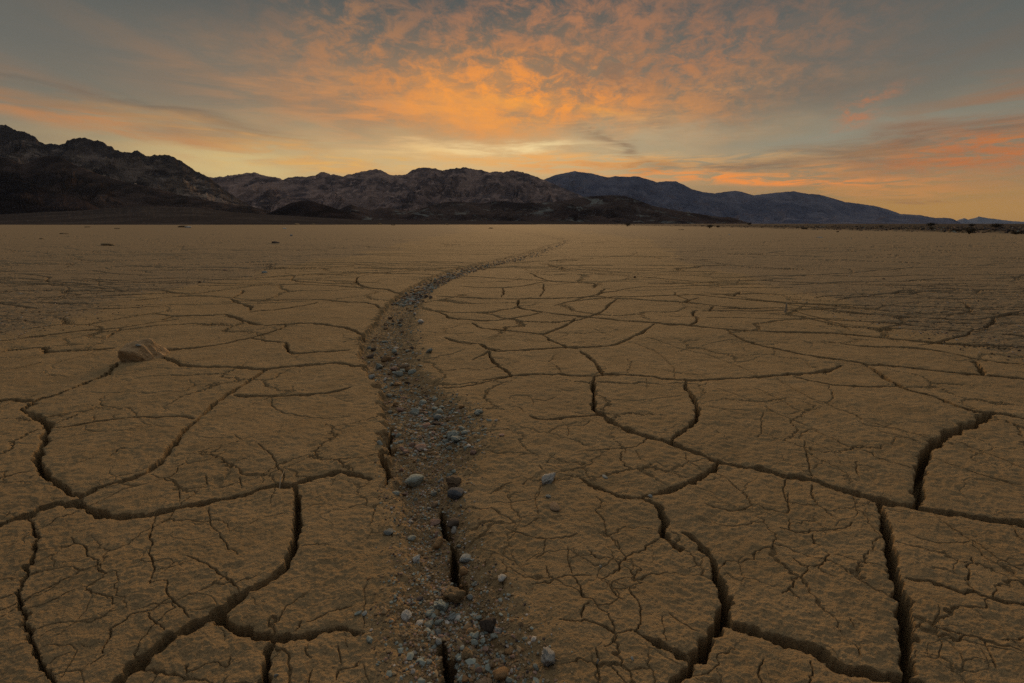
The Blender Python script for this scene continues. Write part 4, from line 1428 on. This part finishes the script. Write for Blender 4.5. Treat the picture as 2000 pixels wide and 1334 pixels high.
def shrub(px, py, w, h, label, seed):
    r = np.random.default_rng(900 + seed)
    x, y = ground_at(px, py)
    k = (y * CP + H * SP) / F
    W, Hh = w * k, h * k
    root = bpy.data.objects.new('desert_shrub', None)
    C.objects.link(root)
    root.location = (x, y, height(x, y) - .02)
    tag(root, label, 'shrub', 'dry shrubs on the stony terrace')
    # woody stems fanning from the base
    V, Fc = [], []
    tips = []
    for i in range(14):
        a = r.uniform(0, 6.28)
        sp = r.uniform(.15, .48) * W
        p0 = np.array([0, 0, 0.0])
        p1 = np.array([math.cos(a) * sp * .5, math.sin(a) * sp * .5, Hh * r.uniform(.4, .6)])
        p2 = np.array([math.cos(a) * sp, math.sin(a) * sp, Hh * r.uniform(.6, .95)])
        tips += [p1, p2, (p1 + p2) / 2]
        rad0 = .012 * W
        b = len(V)
        for p, rr in ((p0, rad0), (p1, rad0 * .7), (p2, rad0 * .35)):
            for j in range(4):
                q = j * math.pi / 2
                V.append((p[0] + math.cos(q) * rr, p[1] + math.sin(q) * rr, p[2]))
        for s_i in range(2):
            for j in range(4):
                Fc.append((b + s_i * 4 + j, b + s_i * 4 + (j + 1) % 4, b + (s_i + 1) * 4 + (j + 1) % 4, b + (s_i + 1) * 4 + j))
    link('stems', np_mesh('stems', np.array(V), np.array(Fc), stm.m, False), root)
    n = 700
    T = np.array(tips)
    c = T[r.integers(0, len(T), n)] + r.normal(0, 1, (n, 3)) * np.array([W * .10, W * .10, Hh * .14])
    c[:, 2] = np.clip(c[:, 2], .03 * Hh, Hh * 1.05)
    u = r.normal(0, 1, (n, 3))
    u /= np.linalg.norm(u, axis=1)[:, None]
    v = np.cross(u, r.normal(0, 1, (n, 3)))
    v /= np.linalg.norm(v, axis=1)[:, None]
    s = (W * r.uniform(.02, .05, n))[:, None]
    q = np.stack([c - u * s, c + v * s * .5, c + u * s, c - v * s * .5], 1)
    link('foliage', np_mesh('foliage', q.reshape(-1, 3), np.arange(n * 4).reshape(n, 4), lfm.m, False), root)


SH = [
 (1893, 457, 30, 13, 'broad dark shrub, biggest on the near edge of the terrace'),
 (1818, 453, 13, 8, 'round dark shrub on the terrace edge beside the broadest shrub'),
 (1868, 454, 22, 7, 'low spreading shrub touching the broadest shrub'),
 (1945, 448, 22, 8, 'dark flat-topped shrub behind the broadest shrub'),
 (1818, 444.5, 18, 7, 'dark shrub higher on the terrace behind the round shrub'),
 (1896, 445, 14, 6, 'small shrub far back on the terrace behind the broadest one'),
 (1386, 446, 14, 7, 'pale brown bush standing in front of the terrace edge'),
 (1402, 445, 9, 4, 'little bush right beside the pale brown bush'),
 (1463, 442, 10, 6, 'dark bush on top of the terrace below the blue-grey range'),
 (1225, 442.5, 14, 7, 'dark bush at the thin far end of the terrace under the low hills'),
 (1985, 458, 20, 7, 'grey bush at the terrace edge nearest the frame'),
 (1720, 448, 8, 5, 'small dark bush among rubble in the middle of the terrace'),
 (1570, 448, 12, 4, 'flat little bush at the terrace foot between two bigger bushes'),
]
for i, a in enumerate(SH):
    shrub(*a, i)


# ------------------------------------------------------------------ small woody bits
def twig(name, pts, r0, mat, label, cat):
    V, Fc = [], []
    pts = np.array(pts)
    for i, p in enumerate(pts):
        rr = r0 * (1 - .6 * i / (len(pts) - 1))
        t = pts[min(i + 1, len(pts) - 1)] - pts[max(i - 1, 0)]
        t = t / np.linalg.norm(t)
        a = np.cross(t, (.3, .2, 1))
        a /= np.linalg.norm(a)
        b = np.cross(t, a)
        for j in range(6):
            q = j * math.pi / 3
            V.append(p + rr * (math.cos(q) * a + math.sin(q) * b))
    for i in range(len(pts) - 1):
        for j in range(6):
            Fc.append((i * 6 + j, i * 6 + (j + 1) % 6, (i + 1) * 6 + (j + 1) % 6, (i + 1) * 6 + j))
    o = link(name, np_mesh(name, np.array(V), np.array(Fc), mat, True))
    tag(o, label, cat)


wood = Mat('dry_wood', .8, .15)
wood.color(wood.mix(rgb(.36, .22, .10), rgb(.46, .30, .16), wood.noise(60, 3)))
straw = Mat('dry_straw', .8, .15)
straw.color(straw.mix(rgb(.30, .24, .16), rgb(.40, .33, .23), straw.noise(60, 3)))


def on(px, py, dz=.003):
    x, y = ground_at(px, py)
    return (x, y, max(height(x, y), -.02) + dz)


twig('stick', [on(808, 571, .03), on(816, 570, .034), on(823, 569.5, .034), on(830, 569, .03)], .009, wood.m, 'short pale orange stick lying across the gravel far up the channel', 'stick')
twig('grass_stem', [on(544, 951, .004), on(549, 942, .012), on(553, 935, .012), on(555, 924, .006)], .0012, straw.m, 'thin dry stem hanging over the long crack edge', 'dry stem')
xs_, ys_ = ground_at(1533, 609)
twig('stick', [(xs_, ys_, -.02), (xs_ + .004, ys_, .03), (xs_ + .006, ys_ + .003, .065)], .011, straw.m, 'pale stub of wood standing upright in a far crack', 'stick')

# ------------------------------------------------------------------ thin blue dusk air
hm = bpy.data.materials.new('dusk_air')
hm.use_nodes = True
hm.node_tree.nodes.clear()
pv = hm.node_tree.nodes.new('ShaderNodeVolumePrincipled')
pv.inputs['Color'].default_value = (.42, .62, 1.0, 1)
pv.inputs['Density'].default_value = 4.5e-6
mo = hm.node_tree.nodes.new('ShaderNodeOutputMaterial')
hm.node_tree.links.new(pv.outputs[0], mo.inputs['Volume'])
bx0, bz0, bz1 = 46000.0, -8.0, 2300.0
hv = [(sx * bx0, sy * bx0, z) for z in (bz0, bz1) for sx, sy in ((-1, -1), (1, -1), (1, 1), (-1, 1))]
hf = [(3, 2, 1, 0), (4, 5, 6, 7), (0, 1, 5, 4), (1, 2, 6, 5), (2, 3, 7, 6), (3, 0, 4, 7)]
haze = link('haze', np_mesh('haze', np.array(hv), np.array(hf), hm, False))
tag(haze, 'thin blue evening air over the plain and the mountains', 'haze', kind='stuff')
